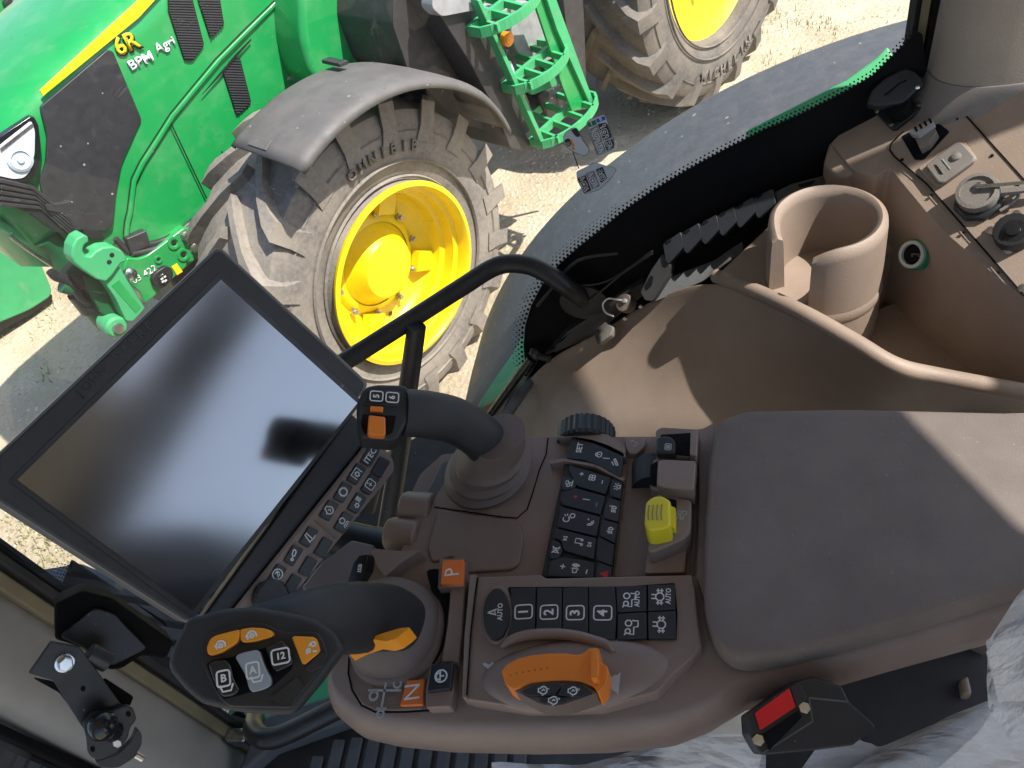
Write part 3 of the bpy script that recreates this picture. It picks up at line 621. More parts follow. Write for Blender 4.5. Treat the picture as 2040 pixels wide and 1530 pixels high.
def tread(pa, pb, lat):
    p = LP(lat); A = p.hit(*pa); B = p.hit(*pb); z = (A.z + B.z) / 2; x0, x1 = max(A.x, B.x), min(A.x, B.x); L = x0 - x1
    b = MB(); o = []
    for k in range(15):
        t = k / 14; o.append(Vector((x0 - L * t, lat - .02 + .075 * math.sin(math.pi * t) ** .6, z)))
    inner = [Vector((x1, lat - .22, z)), Vector((x0, lat - .22, z))]
    loop = o + inner
    for i in range(len(loop)):
        a, c = loop[i], loop[(i + 1) % len(loop)]; d = (c - a); n = Vector((-d.y, d.x, 0)).normalized() * .006
        b.prism([a - n + Vector((0, 0, .020)), c - n + Vector((0, 0, .020)), c + n + Vector((0, 0, .020)), a + n + Vector((0, 0, .020))], [a - n - Vector((0, 0, .02)), c - n - Vector((0, 0, .02)), c + n - Vector((0, 0, .02)), a + n - Vector((0, 0, .02))])
    r = b.obj('tread', 'green_dusty', lad, local=True)
    # one rib along, slats across
    b = MB(); b.bx(x1, x0, lat - .085, lat - .065, z - .01, z + .024); b.obj('tread_slat', 'green_dusty', lad, local=True)
    for s in (.17, .38, .60, .82):
        x = x0 - L * s; b = MB(); b.box((x, lat - .085, z + .006), (.007, 0, 0), (0.02, .125, 0), (0, 0, .014)); b.obj('tread_slat', 'green_dusty', lad, local=True)
tread((1082, 268), (1196, 214), 1.15); tread((1030, 164), (1136, 112), 1.15); tread((962, 52), (1080, -8), 1.15)
tplate('battery_box', rnd([(1000, 20), (1075, -10), (1110, 60), (1120, 110), (1050, 140), (1020, 80)], 5, 2), .98, .3, 'stub_grey', tr, .01)
tplate('battery_box', rnd([(1070, 190), (1120, 165), (1150, 225), (1100, 250)], 5, 2), .95, .3, 'hood_black', tr, .01)
tplate('drain_bracket', rnd([(1040, 160), (1100, 140), (1112, 170), (1060, 190)], 6, 3), 1.0, .02, 'green_dusty', tr, .003)
b = MB(); b.lathe(LP(1.14).hit(1012, 78), (0, 1, 0), [(.028, -.02), (.028, .006), (.02, .014), (.001, .016)], 20, xd=(1, 0, 0)); b.obj('reflector', 'amber', tr, local=True)
tplate('rear_guard', [(1118, -40), (1160, -40), (1165, 60), (1168, 160), (1190, 222), (1130, 70)], 1.0, .03, 'tank_black', tr, .005)
# ---- front linkage
H = .47
plate = rnd(crop(0, 360, 4.25, [(1075, 655), (1180, 660), (1250, 632), (1350, 560), (1560, 398), (1700, 408), (1735, 500), (1720, 620), (1690, 640), (1500, 800), (1290, 1000), (1230, 1040), (1180, 940), (1090, 860), (1040, 760)]), 5, 3)
hit_ = tplate('linkage_plate', plate, H, .05, 'green', tr, .006)
for x, y in ((1570, 462), (1660, 465), (1648, 565)):
    b = MB(); c = LP(H).hit(x / 4.25, 360 + y / 4.25); b.lathe(c, (0, 1, 0), [(.024, 0), (.024, .006), (.019, .007), (.019, .026), (.001, .027)], 6); b.obj('bolt', 'bolt', hit_, local=True)
for x, y in ((1470, 525), (1550, 625), (1338, 665)):
    b = MB(); c = LP(H).hit(x / 4.25, 360 + y / 4.25); s_ = .6 if x == 1338 else 1; b.lathe(c, (0, 1, 0), [(.026 * s_, 0), (.026 * s_, .006), (.016 * s_, .006), (.014 * s_, .001), (.001, .001)], 20); b.obj('bushing', 'green', hit_, local=True)
    b = MB(); b.lathe(c + Vector((0, .0018, 0)), (0, 1, 0), [(.011 * s_, 0), (.001, .0005)], 16, caps=False); b.obj('hole', 'vent_black', hit_, local=True)
sw = tplate('switch_box', rnd(crop(0, 360, 4.25, [(1285, 850), (1320, 780), (1400, 725), (1450, 735), (1475, 790), (1455, 850), (1390, 910), (1330, 910)]), 6, 3), H + .022, .03, 'black', hit_, .004)
tplate('rocker', rnd(crop(0, 360, 4.25, [(1340, 820), (1390, 780), (1430, 800), (1425, 850), (1385, 880), (1350, 870)]), 3, 3), H + .030, .01, 'black_gloss', sw, .003)
b = MB(); b2 = LP(H + .032)
for (x0, y0, x1, y1) in ((1362, 838, 1382, 822), (1392, 855, 1412, 838), (1370, 860, 1392, 846), (1388, 818, 1405, 806)):
    b.ribbon([b2.hit(x0 / 4.25, 360 + y0 / 4.25), b2.hit(x1 / 4.25, 360 + y1 / 4.25)], .008, (0, 1, 0))
b.obj('print', 'glyph', sw, local=True)
tplate('warning_tag', crop(0, 360, 4.25, [(1455, 730), (1500, 702), (1548, 770), (1500, 800)]), H + .004, .003, 'stripe_yellow', hit_, 0)
letter('03 422', 288, 547, .038, (30, -19), 'white_paint', H + .003, 0.0, .001, 'paint_marking', parent=hit_)
# hook arm with its claw
claw = crop(0, 360, 4.25, [(605, 650), (612, 560), (650, 490), (710, 455), (750, 475), (758, 520), (720, 545), (705, 590), (725, 635), (770, 640), (805, 600), (870, 565), (960, 555), (1030, 590), (1075, 650), (1070, 690), (1030, 700), (1000, 740), (960, 800), (900, 860), (820, 840), (700, 760), (630, 700)])
arm = tplate('hook_arm', rnd(claw, 3, 2), H + .10, .07, 'green_dusty', tr, .008)
tplate('lower_arm', rnd(crop(0, 360, 4.25, [(880, 850), (1010, 720), (1090, 860), (1230, 1080), (1130, 1190), (1070, 1190), (980, 1000)]), 3, 2), H + .085, .07, 'green_dusty', arm, .006)
tplate('arm_recess', crop(0, 360, 4.25, [(945, 888), (1005, 840), (1195, 1070), (1150, 1120)]), H + .087, .004, 'green', arm, 0)
tplate('arm_web', crop(0, 360, 4.25, [(700, 800), (880, 860), (980, 1000), (1080, 1190), (1000, 1210), (860, 1120), (760, 950)]), H + .03, .04, 'green_dark', arm, .004)
b = MB()
for x, y in ((948, 630), (925, 690)):
    b.lathe(LP(H + .1005).hit(x / 4.25, 360 + y / 4.25), (0, 1, 0), [(.009, 0), (.001, .001)], 12, caps=False)
b.obj('hole', 'vent_black', arm, local=True)
b = MB(); b.lathe(LP(H + .05).hit(1095 / 4.25, 360 + 790 / 4.25), (0, 1, 0), [(.025, 0), (.025, .012), (.018, .018), (.001, .02)], 18); b.obj('pivot_pin', 'steel', arm, local=True)
b = MB(); c = LP(H + .05).hit(965 / 4.25, 360 + 1225 / 4.25); b.lathe(c, (0, 1, 0), [(.04, -.06), (.042, .02), (.034, .03)], 22); b.obj('pivot_boss', 'green_dusty', arm, bevel=.004, local=True)
b = MB(); b.lathe(c + Vector((0, .03, 0)), (0, 1, 0), [(.022, 0), (.02, .012), (.001, .013)], 18); b.obj('pivot_pin', 'steel', arm, local=True)
# hydraulic rams and pipes reaching across the linkage
lk = bpy.data.objects.new('linkage', None); COL.objects.link(lk); lk.parent = tr
P = LP(H - .02); Q = LP(.25)
def pipe(name, pts, r, m, lat=.40, parent=lk):
    b = MB(); b.tube([LP(lat).hit(*p) for p in pts], r, 12, sub=4); return b.obj(name, m, parent, local=True)
pipe('ram_tube', [(-10, 440), (40, 470), (118, 512)], .016, 'green_dusty', .3)
pipe('ram_rod', [(20, 470), (60, 500), (128, 545)], .007, 'steel', .34)
pipe('cross_bar', [(90, 470), (120, 500), (150, 560), (215, 640)], .05, 'green_dark', .34)
pipe('valve_block', [(150, 530), (170, 556)], .055, 'black', .44); pipe('valve_block', [(160, 580), (185, 612)], .05, 'black', .42)
pipe('hose', [(20, 420), (40, 405), (62, 420), (58, 450)], .022, 'black', .25)
pipe('hose', [(100, 540), (112, 552), (135, 560), (160, 590), (178, 604)], .016, 'black', .46)
pipe('coupling', [(104, 546), (114, 549)], .018, 'black', .45); pipe('coupling', [(122, 570), (142, 576)], .024, 'green_dark', .45)
pipe('hose', [(270, 492), (330, 478), (400, 430), (440, 392)], .014, 'black', .44); pipe('hose', [(262, 505), (320, 492), (380, 450), (436, 408)], .012, 'gasket', .45); pipe('hose', [(230, 475), (262, 506), (300, 500)], .012, 'gasket', .43)
b = MB(); b.box(LP(.44).hit(272, 480), (.04, 0, .01), (0, .02, 0), (-.01, 0, .03)); b.obj('skirt_bracket', 'hood_black', lk, bevel=.006, local=True)
tplate('nose_bracket', crop(0, 360, 4.25, [(-100, 70), (60, 80), (160, 110), (330, 260), (310, 330), (210, 380), (150, 250), (-100, 130)]), .2, .04, 'green', lk, .005)
tplate('nose_hook', rnd(crop(0, 360, 4.25, [(110, 370), (130, 290), (220, 232), (255, 262), (250, 300), (200, 330), (175, 380), (240, 400), (230, 440), (160, 430)]), 4, 3), .18, .05, 'green_dark', lk, .006)

# ---- machine standing beyond the linkage
m2 = thing('green_machine', 'pale green curved bonnet of a machine beyond the front linkage', 'machine', ZP(0).hit(20, 640))
def hood_far():
    b = MB(); pl = PL(ZP(0).hit(40, 640), TLV)
    pts = [(-60, 428), (10, 440), (50, 470), (80, 520), (104, 578), (100, 592), (60, 618), (-60, 668)]
    rows = []
    for k in range(7):
        t = k / 6; rows.append([pl.hit(x, y, .0) + TLV * (-.5 * t * t) + Vector((0, 0, .35 + .22 * math.sin(t * 1.5))) for x, y in pts[:5]])
    b.plate(rnd(pts, 14, 4), pl, .12, 1.2); return b
hood_far().obj('bonnet', 'green_dusty', m2, bevel=.10, seg=6)
b = MB(); pl = PL(ZP(0).hit(40, 640), TLV); b.plate([(-60, 660), (60, 614), (104, 588), (104, 600), (60, 628), (-60, 690)], pl, .06, .9); b.obj('edge_shadow', 'black', m2)  # black slab painting the shadow along the bonnet's bottom edge
m3 = thing('green_loader', 'dark green loader frame with a pivot bolt standing behind the bonnet', 'loader', TLOC + TH * .9 - TLV * 1.6)
pl = PL(TLOC - TLV * 1.5, TLV)
b = MB(); b.plate([(-80, 80), (10, 60), (70, -60), (20, -60), (-80, -20)], pl, 0, .12); b.obj('boom', 'green', m3, bevel=.01)
b = MB(); b.plate(rnd([(10, 6), (40, -30), (90, -30), (78, 10), (50, 34), (26, 40)], 6, 3), pl, .05, .08); b.obj('pivot_plate', 'black', m3, bevel=.01)
b = MB(); b.lathe(pl.hit(46, 16, .05), TLV, [(.06, 0), (.06, .02), (.03, .03), (.001, .03)], 18); b.obj('pivot_bolt', 'steel', m3)
b = MB(); b.plate([(-60, 90), (-60, 60), (30, -10), (60, 20), (20, 60)], pl, -.1, .1); b.plate([(-80, 200), (-80, 100), (60, 30), (80, 60)], pl, -.2, 1.0); b.obj('frame', 'black', m3)
# ================================================================ outside of the cab we sit in
def own_fender():
    t = thing('rear_mudguard', 'dusty grey plastic mudguard curving past the cab side window', 'mudguard', (0, 1.0, .9))
    b = MB(); c = Vector((.48, 0, .93)); a0, a1, n = math.radians(70), math.radians(176), 48; vs = []
    prof = [(1.05, 1.335), (1.085, 1.325), (1.10, 1.295), (1.106, 1.2), (1.112, 1.0), (1.114, .87)]
    for i in range(n + 1):
        a = a0 + (a1 - a0) * i / n
        for r, y in prof: vs.append(c + Vector((r * math.cos(a), y, r * math.sin(a))))
    m = len(prof); b.add(vs, [(i * m + j, i * m + j + 1, (i + 1) * m + j + 1, (i + 1) * m + j) for i in range(n) for j in range(m - 1)])
    b.obj('outer_shell', 'own_fender', t, smooth=60, solid=.01)
    b = MB(); vs = []; prof = [(1.118, .885), (1.128, .872), (1.13, .84), (1.12, .815), (1.0, .812)]
    for i in range(n + 1):
        a = a0 + (a1 - a0) * i / n
        for r, y in prof: vs.append(c + Vector((r * math.cos(a), y, r * math.sin(a))))
    m = len(prof); b.add(vs, [(i * m + j, i * m + j + 1, (i + 1) * m + j + 1, (i + 1) * m + j) for i in range(n) for j in range(m - 1)])
    b.obj('inner_panel', 'green', t, smooth=60, solid=.01)
    up_ = [(1484, 260), (1596, 203), (1686, 158), (1746, 114), (1768, 90)]
    b = MB(); b.plate(up_ + [(1800, 140), (1740, 190), (1600, 270), (1500, 310)], PL(YP(.845).hit(1600, 225), (-.1, -.55, .83)), 0, .02); b.obj('green_flange', 'green_dusty', t, bevel=.003)
    b = MB(); b.plate([(1040, 668), (1022, 702), (992, 744), (955, 800), (925, 858), (960, 900), (1010, 850), (1070, 770)], PL(YP(.85).hit(1000, 780), (-.55, -.45, .7)), 0, .02); b.obj('green_flange', 'green_dusty', t, bevel=.003)
    b = MB(); b.lathe((.48, 1.06, .93), (0, 1, 0), [(.5, -.26), (.9, -.25), (1.0, -.18), (1.02, 0), (1.0, .18), (.9, .25), (.5, .26)], 40); b.obj('tyre', 'tyre_rear', t)
    return t
own_fender()
ob = thing('tractor_body', 'dark green body and bonnet of the tractor beneath the cab', 'tractor', (-1.6, 0, .6))
b = MB(); b.bx(-3.4, -1.05, -.40, .40, .75, 1.78); b.obj('bonnet', 'cab_grey', ob, bevel=.06, seg=4)
b = MB(); b.bx(-1.5, .9, -.62, .50, .55, 1.20); b.obj('chassis', 'green_dark', ob, bevel=.03)
b = MB(); b.plate(rnd([(480, 1330), (700, 1290), (700, 1430), (560, 1480), (490, 1470)], 6, 3), ZP(1.22), 0, .05); b.obj('step_panel', 'green', ob, bevel=.01)
# small front mudguard of this tractor, seen past the front pillar
fm = thing('front_mudguard', 'blue grey front mudguard seen through the glass beside the pillar', 'mudguard', (-2.2, .62, .9))
b = MB(); b.plate(rnd([(34, 1146), (60, 1138), (112, 1130), (160, 1122), (230, 1150), (230, 1330), (160, 1340), (100, 1260), (60, 1190)], 9, 4), ZP(1.40), 0, .10); b.obj('shell', 'own_fender', fm, bevel=.03, seg=4)

# ================================================================ cab frame, roof, floor
fr = thing('cab_frame', 'beige trimmed steel cab frame with corner pillars and roof', 'cab frame', (-.3, 0, 1.33))
def pillar(name, path, rx, ry, m, rot=0.0, power=3.2):
    a = Vector((math.cos(rot), math.sin(rot), 0)); c = Vector((-math.sin(rot), math.cos(rot), 0)); b = MB()
    P = smooth_path(path, 4); b.loft([(p, a, c, rx, ry) for p in P], 0, 28, power); return b.obj(name, m, fr, smooth=50)
# front right pillar
pillar('front_pillar', [(-.93, .312, 1.22), (-.93, .318, 1.7), (-.93, .322, 2.3), (-.90, .31, 3.06)], .05, .066, 'pillar', .25)
b = MB()
def vbar(x0, y0, x1, y1, w, d, z0=1.24, z1=3.05, dx=0, dy=0):
    e = Vector((w, 0, 0)); f = Vector((0, d, 0))
    lo = Vector((x0, y0, z0)); hi = Vector((x1, y1, z1))
    b.prism([hi - e - f, hi + e - f, hi + e + f, hi - e + f], [lo - e - f, lo + e - f, lo + e + f, lo - e + f])
vbar(-.905, .384, -.88, .377, .012, .010); b.obj('door_channel', 'olive_seal', fr, bevel=.004)
b = MB(); vbar(-.90, .405, -.875, .398, .012, .006); b.obj('window_seal', 'gasket', fr, bevel=.003)
b = MB(); vbar(-.895, .420, -.87, .412, .008, .004); b.obj('window_seal', 'black_matte', fr, bevel=.002)
b = MB(); b.tube([(-.90, .408, 1.34), (-.885, .41, 1.285), (-.84, .42, 1.27), (-.70, .47, 1.30), (-.45, .60, 1.40)], .012, 10, sub=6); b.obj('window_seal', 'gasket', fr)
b = MB(); vbar(-.93, .243, -.905, .235, .012, .006); b.obj('windscreen_seal', 'black_matte', fr, bevel=.003)
# windscreen
ws = thing('windscreen', 'dark tinted windscreen glass in front of the front pillar', 'window', (-.95, 0, 1.3))
b = MB(); b.add([(-.945, .24, 1.3), (-.945, -.6, 1.3), (-.92, -.6, 3.05), (-.92, .235, 3.05)], [(0, 1, 2, 3)]); b.obj('pane', 'glass', ws)
b = MB(); q = PL((-.940, 0, 1.3), (1, 0, -.014))
for k in range(60):
    x, y = 2 + k * 3.6, 1415 + k * 2.15
    for j in range(3): b.add([q.hit(x + dx - j * 3.6, y + dy + j * 4) for dx, dy in ((-1.2 + .25 * j, 0), (0, -1.2 + .25 * j), (1.2 - .25 * j, 0), (0, 1.2 - .25 * j))], [(0, 1, 2, 3)])
b.obj('frit_dots', 'black_matte', ws, kind='stuff')
# rear right pillar with its flared foot
PC = Vector((.318, .80, 2.2))
b = MB(); b.loft([(PC + Vector((.0, 0, z)), Vector((1, 0, 0)), Vector((0, 1, 0)), rx, ry) for z, rx, ry in ((.0, .076, .05), (.1, .074, .048), (.4, .074, .048), (.86, .08, .05))], 0, 36, 2.5); b.obj('rear_pillar', 'pillar_shaded', fr, smooth=60)
b = MB(); b.loft([(PC + Vector((0, 0, z)), Vector((1, 0, 0)), Vector((0, 1, 0)), rx, ry) for z, rx, ry in ((-.05, .12, .09), (-.02, .10, .075), (.0, .088, .062), (.018, .081, .055), (.024, .078, .052))], 0, 36, 2.4); b.obj('pillar_foot', 'pillar_base', fr, smooth=60)
b = MB(); vbar(.226, .818, .226, .818, .0025, .012, 2.0, 3.06); b.obj('window_seal', 'black_matte', fr)
b = MB(); vbar(.2335, .822, .2335, .822, .0045, .010, 2.0, 3.06); b.obj('window_channel', 'olive_seal', fr)
b = MB(); vbar(.2425, .818, .2425, .818, .004, .014, 2.0, 3.06); b.obj('window_seal', 'black_matte', fr)
# roof: solid shell out of view, rear edge shaped to cast the cab shadows
RZ = 3.06
roof_pts = [(-1.15, -.85), (-1.15, .62), (-.7, .96), (.64, .98), (.655, .84), (.67, .66), (.70, .58), (.785, .42), (.803, .355), (.847, .265), (.862, .24), (1.25, .215), (1.3, -.85)]
b = MB(); b.prism([Vector((x, y, RZ + .14)) for x, y in roof_pts], [Vector((x, y, RZ)) for x, y in roof_pts]); b.obj('roof', 'headliner', fr, bevel=.03, seg=3)
b = MB(); b.bx(.88, .96, -.80, .66, 2.83, 2.985); b.obj('reflection_beam', 'cab_grey', fr, bevel=.02)  # unseen beam added to darken the display's reflection
b = MB(); b.bx(.76, .80, .672, .706, 1.9, 3.08); b.obj('shadow_post', 'cab_grey', fr, bevel=.008)  # unseen post added to cast a shadow band on the tray
for x, y in ((-.9, -.40), (.32, -.80)): pillar('left_pillar', [(x, y, 1.24), (x, y, 2.2), (x, y, 3.06)], .05, .06, 'pillar')
# floor with its ribbed mat
fl = thing('cab_floor', 'dark ribbed rubber mat on the cab floor beside the console', 'floor mat', (-.5, .1, 1.28))
b = MB(); b.add([(-.84, -.6, 1.30), (.6, -.6, 1.30), (.6, .62, 1.30), (-.25, .60, 1.30), (-.70, .42, 1.30), (-.84, .34, 1.30)], [(0, 1, 2, 3, 4, 5)]); b.obj('mat_sheet', 'mat_rubber', fl, solid=.02)
for k in range(14):
    x = -.80 + k * .034
    b = MB(); b.bx(x, x + .024, -.4, min(.395, .30 + .03 * k), 1.300, 1.308); b.obj('rib', 'mat_rubber', fl, bevel=.004)
b = MB(); b.prism([Vector(p) for p in ((-.86, .30, 1.335), (-.84, .415, 1.335), (-.25, .62, 1.335), (-.25, .57, 1.335), (-.80, .36, 1.335))], [Vector(p) for p in ((-.86, .30, 1.29), (-.84, .415, 1.29), (-.25, .62, 1.29), (-.25, .57, 1.29), (-.80, .36, 1.29))]); b.obj('sill', 'mat_rubber', fl, bevel=.01)

# ================================================================ side window
sw_ = thing('side_window', 'clear scratched side window with black dotted border beside the console', 'window', (-.2, .8, 1.4))
def GY(x): return .80 if x > -.27 else .80 - .405 * ((-.27 - x) / .63) ** 1.35
b = MB(); xs = [.224] + [.1, -.1, -.27] + [-.27 - .63 * k / 12 for k in range(1, 13)]; vs = []
for x in xs: vs += [Vector((x, GY(x), 1.36)), Vector((x, GY(x), 3.05))]
b.add(vs, [(2 * i, 2 * i + 2, 2 * i + 3, 2 * i + 1) for i in range(len(xs) - 1)]); b.obj('pane', 'glass', sw_, smooth=60)
frit = [(1826, 64), (1800, 92), (1770, 122), (1740, 152), (1690, 182), (1600, 227), (1520, 262), (1440, 302), (1370, 340), (1300, 382), (1245, 420), (1200, 457), (1150, 496), (1110, 532), (1078, 572), (1058, 610), (1046, 650), (1043, 690), (1046, 728), (1052, 752)]
lower = [(1064, 760), (1100, 700), (1180, 690), (1290, 640), (1430, 560), (1640, 380), (1800, 260), (1870, 180)]
yp = YP(.7955)
b = MB(); b.plate(frit + lower[0:0] + [(1100, 760), (1300, 690), (1500, 600), (1700, 440), (1858, 240), (1838, 70)], yp, 0, .003); b.obj('border_band', 'black_matte', sw_)
b = MB()
def along(P, step):
    out = []; acc = 0
    for i in range(len(P) - 1):
        a, c = Vector(P[i]), Vector(P[i + 1]); L = (c - a).length
        while acc < L: out.append((a + (c - a) * (acc / L), (c - a).normalized())); acc += step
        acc -= L
    return out
yd = YP(.7935)
for row, (o, r, st, ph) in enumerate(((-3, 3.2, 9.5, 0), (4, 2.9, 9.5, 4.7), (10.5, 2.1, 9.5, 0), (16, 1.5, 9.5, 4.7), (22, 1.0, 9.5, 0))):
    for i, (p, d) in enumerate(along(frit, st)):
        nn = Vector((d.y, -d.x))
        if row > 2 and p.y < 420: continue
        q = p - nn * o * (-1) + d * ph
        q = p + Vector((d.y, -d.x)) * (-o) * (-1) + d * ph
        q = p + Vector((-abs(nn.x), -abs(nn.y))) * o + d * ph
        rr = r
        b.add([yd.hit(q.x + rr * math.cos(t), q.y + rr * math.sin(t)) for t in [k * math.pi / 3 for k in range(6)]], [(0, 1, 2, 3, 4, 5)])
b.obj('border_dots', 'black_matte', sw_, kind='stuff')
# dotted corner of the glass by the front pillar
b = MB(); q = PL((-.84, .44, 1.9), (.45, -.89, 0))
for i in range(9):
    for j in range(14):
        x = 142 - i * 6.2 - j * 3.0; y = 1128 + j * 6.2 - i * 1.5; r = 2.6 - .26 * i
        if r > .5: b.add([q.hit(x + r * math.cos(t), y + r * math.sin(t)) for t in [k * math.pi / 2 for k in range(4)]], [(0, 1, 2, 3)])
b.obj('border_dots', 'black_matte', sw_, kind='stuff')
b = MB(); b.plate(rnd([(142, 1118), (330, 1240), (345, 1290), (225, 1338), (110, 1262), (108, 1205)], 6, 3), q, -.004, .004); b.obj('border_band', 'black_matte', sw_)

# ---- instruction decal on the glass
dc = thing('decal', 'transparent sticker with grey joystick diagrams and lettered buttons on side window', 'sticker', YP(.792).hit(1180, 380))
dp = YP(.7925); DX = lambda pts: crop(1080, 200, 6.955, pts)
b = MB(); b.plate(DX([(255, 590), (610, 330), (640, 290), (850, 152), (890, 165), (1050, 650), (410, 990)]), dp, -.0007, .0004); b.obj('clear_film', 'film', dc)
def dplate(name, pts, m, off=.0006, r=0): b = MB(); b.plate(rnd(DX(pts), r, 3) if r else DX(pts), dp, off, .0003); return b.obj(name, m, dc)
dplate('diagram_outline', [(606, 320), (648, 264), (864, 188), (890, 226), (1006, 612), (996, 664), (954, 696), (790, 758), (756, 746)], 'decal_dark', .0001, 4)
dplate('diagram_ground', [(612, 322), (652, 270), (860, 195), (884, 230), (1000, 612), (990, 660), (950, 690), (790, 750), (762, 740)], 'decal_grey', .0006, 4)
b = MB(); b.plate(rnd(DX([(625, 315), (740, 272), (757, 332), (640, 378)]), 1, 2), dp, .0011, .0003); sign(b, 'I', dp, *DX([(682, 322)])[0], .009, (11, -4), .0014, 1, txt=True); b.obj('number_field', ['decal_green', 'glyph'], dc)
b = MB(); b.plate(rnd(DX([(748, 262), (862, 218), (880, 268), (765, 312)]), 1, 2), dp, .0011, .0003); sign(b, 'II', dp, *DX([(810, 262)])[0], .009, (11, -4), .0014, 1, txt=True); b.obj('number_field', ['decal_blue', 'glyph'], dc)
def dkey(pts, m, txt, at, gm='glyph', icons=()):
    b = MB(); b.plate(rnd(DX(pts), 2, 3), dp, .0011, .0003); c = DX([at])[0]
    sign(b, txt, dp, *c, .0075, (11, -4), .0014, 1, txt=True, bold=.03); sign(b, 'box', dp, *c, .0125, (11, -4), .0014, 1, w=.0007)
    for k, p in icons: sign(b, k, dp, *DX([p])[0], .011, (11, -4), .0014, 1, w=.0007)
    b.obj('button_field', [m, gm], dc)
dkey([(652, 400), (768, 342), (836, 572), (720, 622)], 'decal_mid', 'C', (745, 492), 'glyph', (('wrench', (725, 415)), ('wrench', (765, 570))))
dkey([(770, 330), (880, 308), (912, 340), (966, 512), (850, 562)], 'decal_dark', 'D', (865, 440), 'glyph', (('wrench', (845, 362)), ('wrench', (890, 512))))
dkey([(725, 632), (840, 582), (885, 702), (785, 745), (766, 735)], 'decal_mid', '10', (797, 640), 'glyph', (('blade', (815, 700)),))
dkey([(855, 575), (970, 530), (998, 610), (985, 655), (895, 698)], 'decal_dark', '11', (917, 590), 'glyph', (('blade', (940, 640)),))
dplate('joystick_outline', [(292, 498), (328, 436), (420, 378), (484, 384), (526, 466), (566, 556), (648, 656), (652, 724), (594, 772), (520, 757), (398, 696), (304, 614)], 'decal_dark', .0001, 3)
dplate('joystick_diagram', [(298, 500), (332, 442), (422, 385), (480, 390), (520, 470), (560, 560), (640, 660), (645, 722), (590, 765), (520, 750), (402, 690), (310, 610)], 'decal_grey', .0006, 3)
dplate('diagram_head', [(400, 410), (470, 385), (515, 440), (525, 500), (480, 510), (440, 470)], 'decal_dark', .0011, 2); dplate('diagram_block', [(308, 560), (340, 532), (378, 530), (408, 600), (388, 640), (345, 640)], 'decal_dark', .0011, 2)
dplate('diagram_block', [(328, 585), (375, 572), (392, 618), (350, 634)], 'decal_mid', .0016); dplate('diagram_strip', [(385, 542), (410, 548), (448, 625), (425, 650)], 'decal_orange', .0011); dplate('diagram_strip', [(405, 655), (440, 650), (460, 680), (435, 695)], 'decal_orange', .0011)
dplate('panel_outline', [(474, 988), (740, 859), (872, 904), (992, 924), (1036, 970), (946, 1094), (804, 1236), (588, 1302), (486, 1110)], 'decal_dark', .0001, 4)
dplate('panel_diagram', [(480, 990), (740, 865), (870, 910), (990, 930), (1030, 970), (940, 1090), (800, 1230), (590, 1295), (490, 1105)], 'decal_grey', .0006, 4)
dkey([(488, 1080), (602, 1034), (682, 1250), (590, 1286)], 'decal_dark', 'B', (580, 1165), 'glyph', (('blade', (555, 1085)), ('blade', (610, 1235))))
dkey([(605, 1015), (720, 970), (800, 1188), (692, 1232)], 'decal_mid', 'A', (703, 1110), 'glyph', (('blade', (670, 1030)), ('blade', (735, 1175))))
dkey([(740, 960), (840, 920), (900, 1082), (815, 1146)], 'decal_dark', '12', (830, 1062), 'glyph', (('beacon', (800, 990)),))
b = MB(); b.ribbon([dp.hit(*p, .0005) for p in DX([(425, 715), (510, 948)])], .0012, dp.n); b.obj('pointer_line', 'decal_dark', dc)

# ================================================================ right hand side console: tray, cup holder, pod
sc = thing('side_console', 'brown moulded side console with cup holder, storage bin and socket panel', 'console', (.05, .6, 1.3))
G = [
 [(985, 868, 1.70), (1072, 716, 1.85), (1178, 676, 1.895), (1288, 600, 1.955), (1430, 540, 2.05), (1600, 622, 2.095), (1782, 724, 2.085), (1870, 744, 2.07), (2080, 782, 2.07)],
 [(1000, 872, 1.70), (1085, 745, 1.835), (1185, 712, 1.88), (1292, 645, 1.935), (1418, 600, 2.02), (1570, 655, 2.065), (1760, 748, 2.055), (1865, 768, 2.04), (2080, 806, 2.04)],
 [(1025, 880, 1.72), (1110, 800, 1.84), (1205, 765, 1.885), (1300, 722, 1.93), (1405, 690, 1.985), (1540, 715, 2.02), (1720, 785, 2.025), (1860, 800, 2.01), (2080, 835, 2.0)],
 [(1060, 900, 1.74), (1130, 850, 1.84), (1220, 830, 1.88), (1310, 808, 1.915), (1405, 796, 1.945), (1530, 806, 1.965), (1700, 835, 1.975), (1860, 850, 1.97), (2080, 870, 1.96)],
 [(1080, 960, 1.72), (1150, 940, 1.82), (1240, 930, 1.86), (1320, 930, 1.89), (1410, 930, 1.91), (1530, 930, 1.92), (1700, 940, 1.92), (1860, 950, 1.92), (2080, 960, 1.92)],
 [(1000, 1200, 1.40), (1150, 1200, 1.40), (1240, 1200, 1.40), (1320, 1200, 1.40), (1410, 1200, 1.40), (1530, 1200, 1.40), (1700, 1200, 1.40), (1860, 1200, 1.40), (2080, 1200, 1.40)]]
b = MB(); n = len(G[0]); b.add([ZP(z).hit(x, y) for r in G for x, y, z in r], [(i * n + j, i * n + j + 1, (i + 1) * n + j + 1, (i + 1) * n + j) for i in range(len(G) - 1) for j in range(n - 1)])
b.obj('tray', 'trim', sc, subsurf=3, smooth=80, solid=.006)
# rolled ridge along the bin
ridge = [ZP(z).hit(x, y) for x, y, z in ((1428, 552, 2.045), (1500, 580, 2.070), (1600, 626, 2.089), (1700, 682, 2.088), (1782, 730, 2.079), (1870, 752, 2.065), (2080, 792, 2.064))]
b = MB(); b.tube([p + Vector((0, 0, .0015)) for p in ridge], .0085, 14, sub=6); b.obj('bin_lip', 'trim', sc, smooth=70)
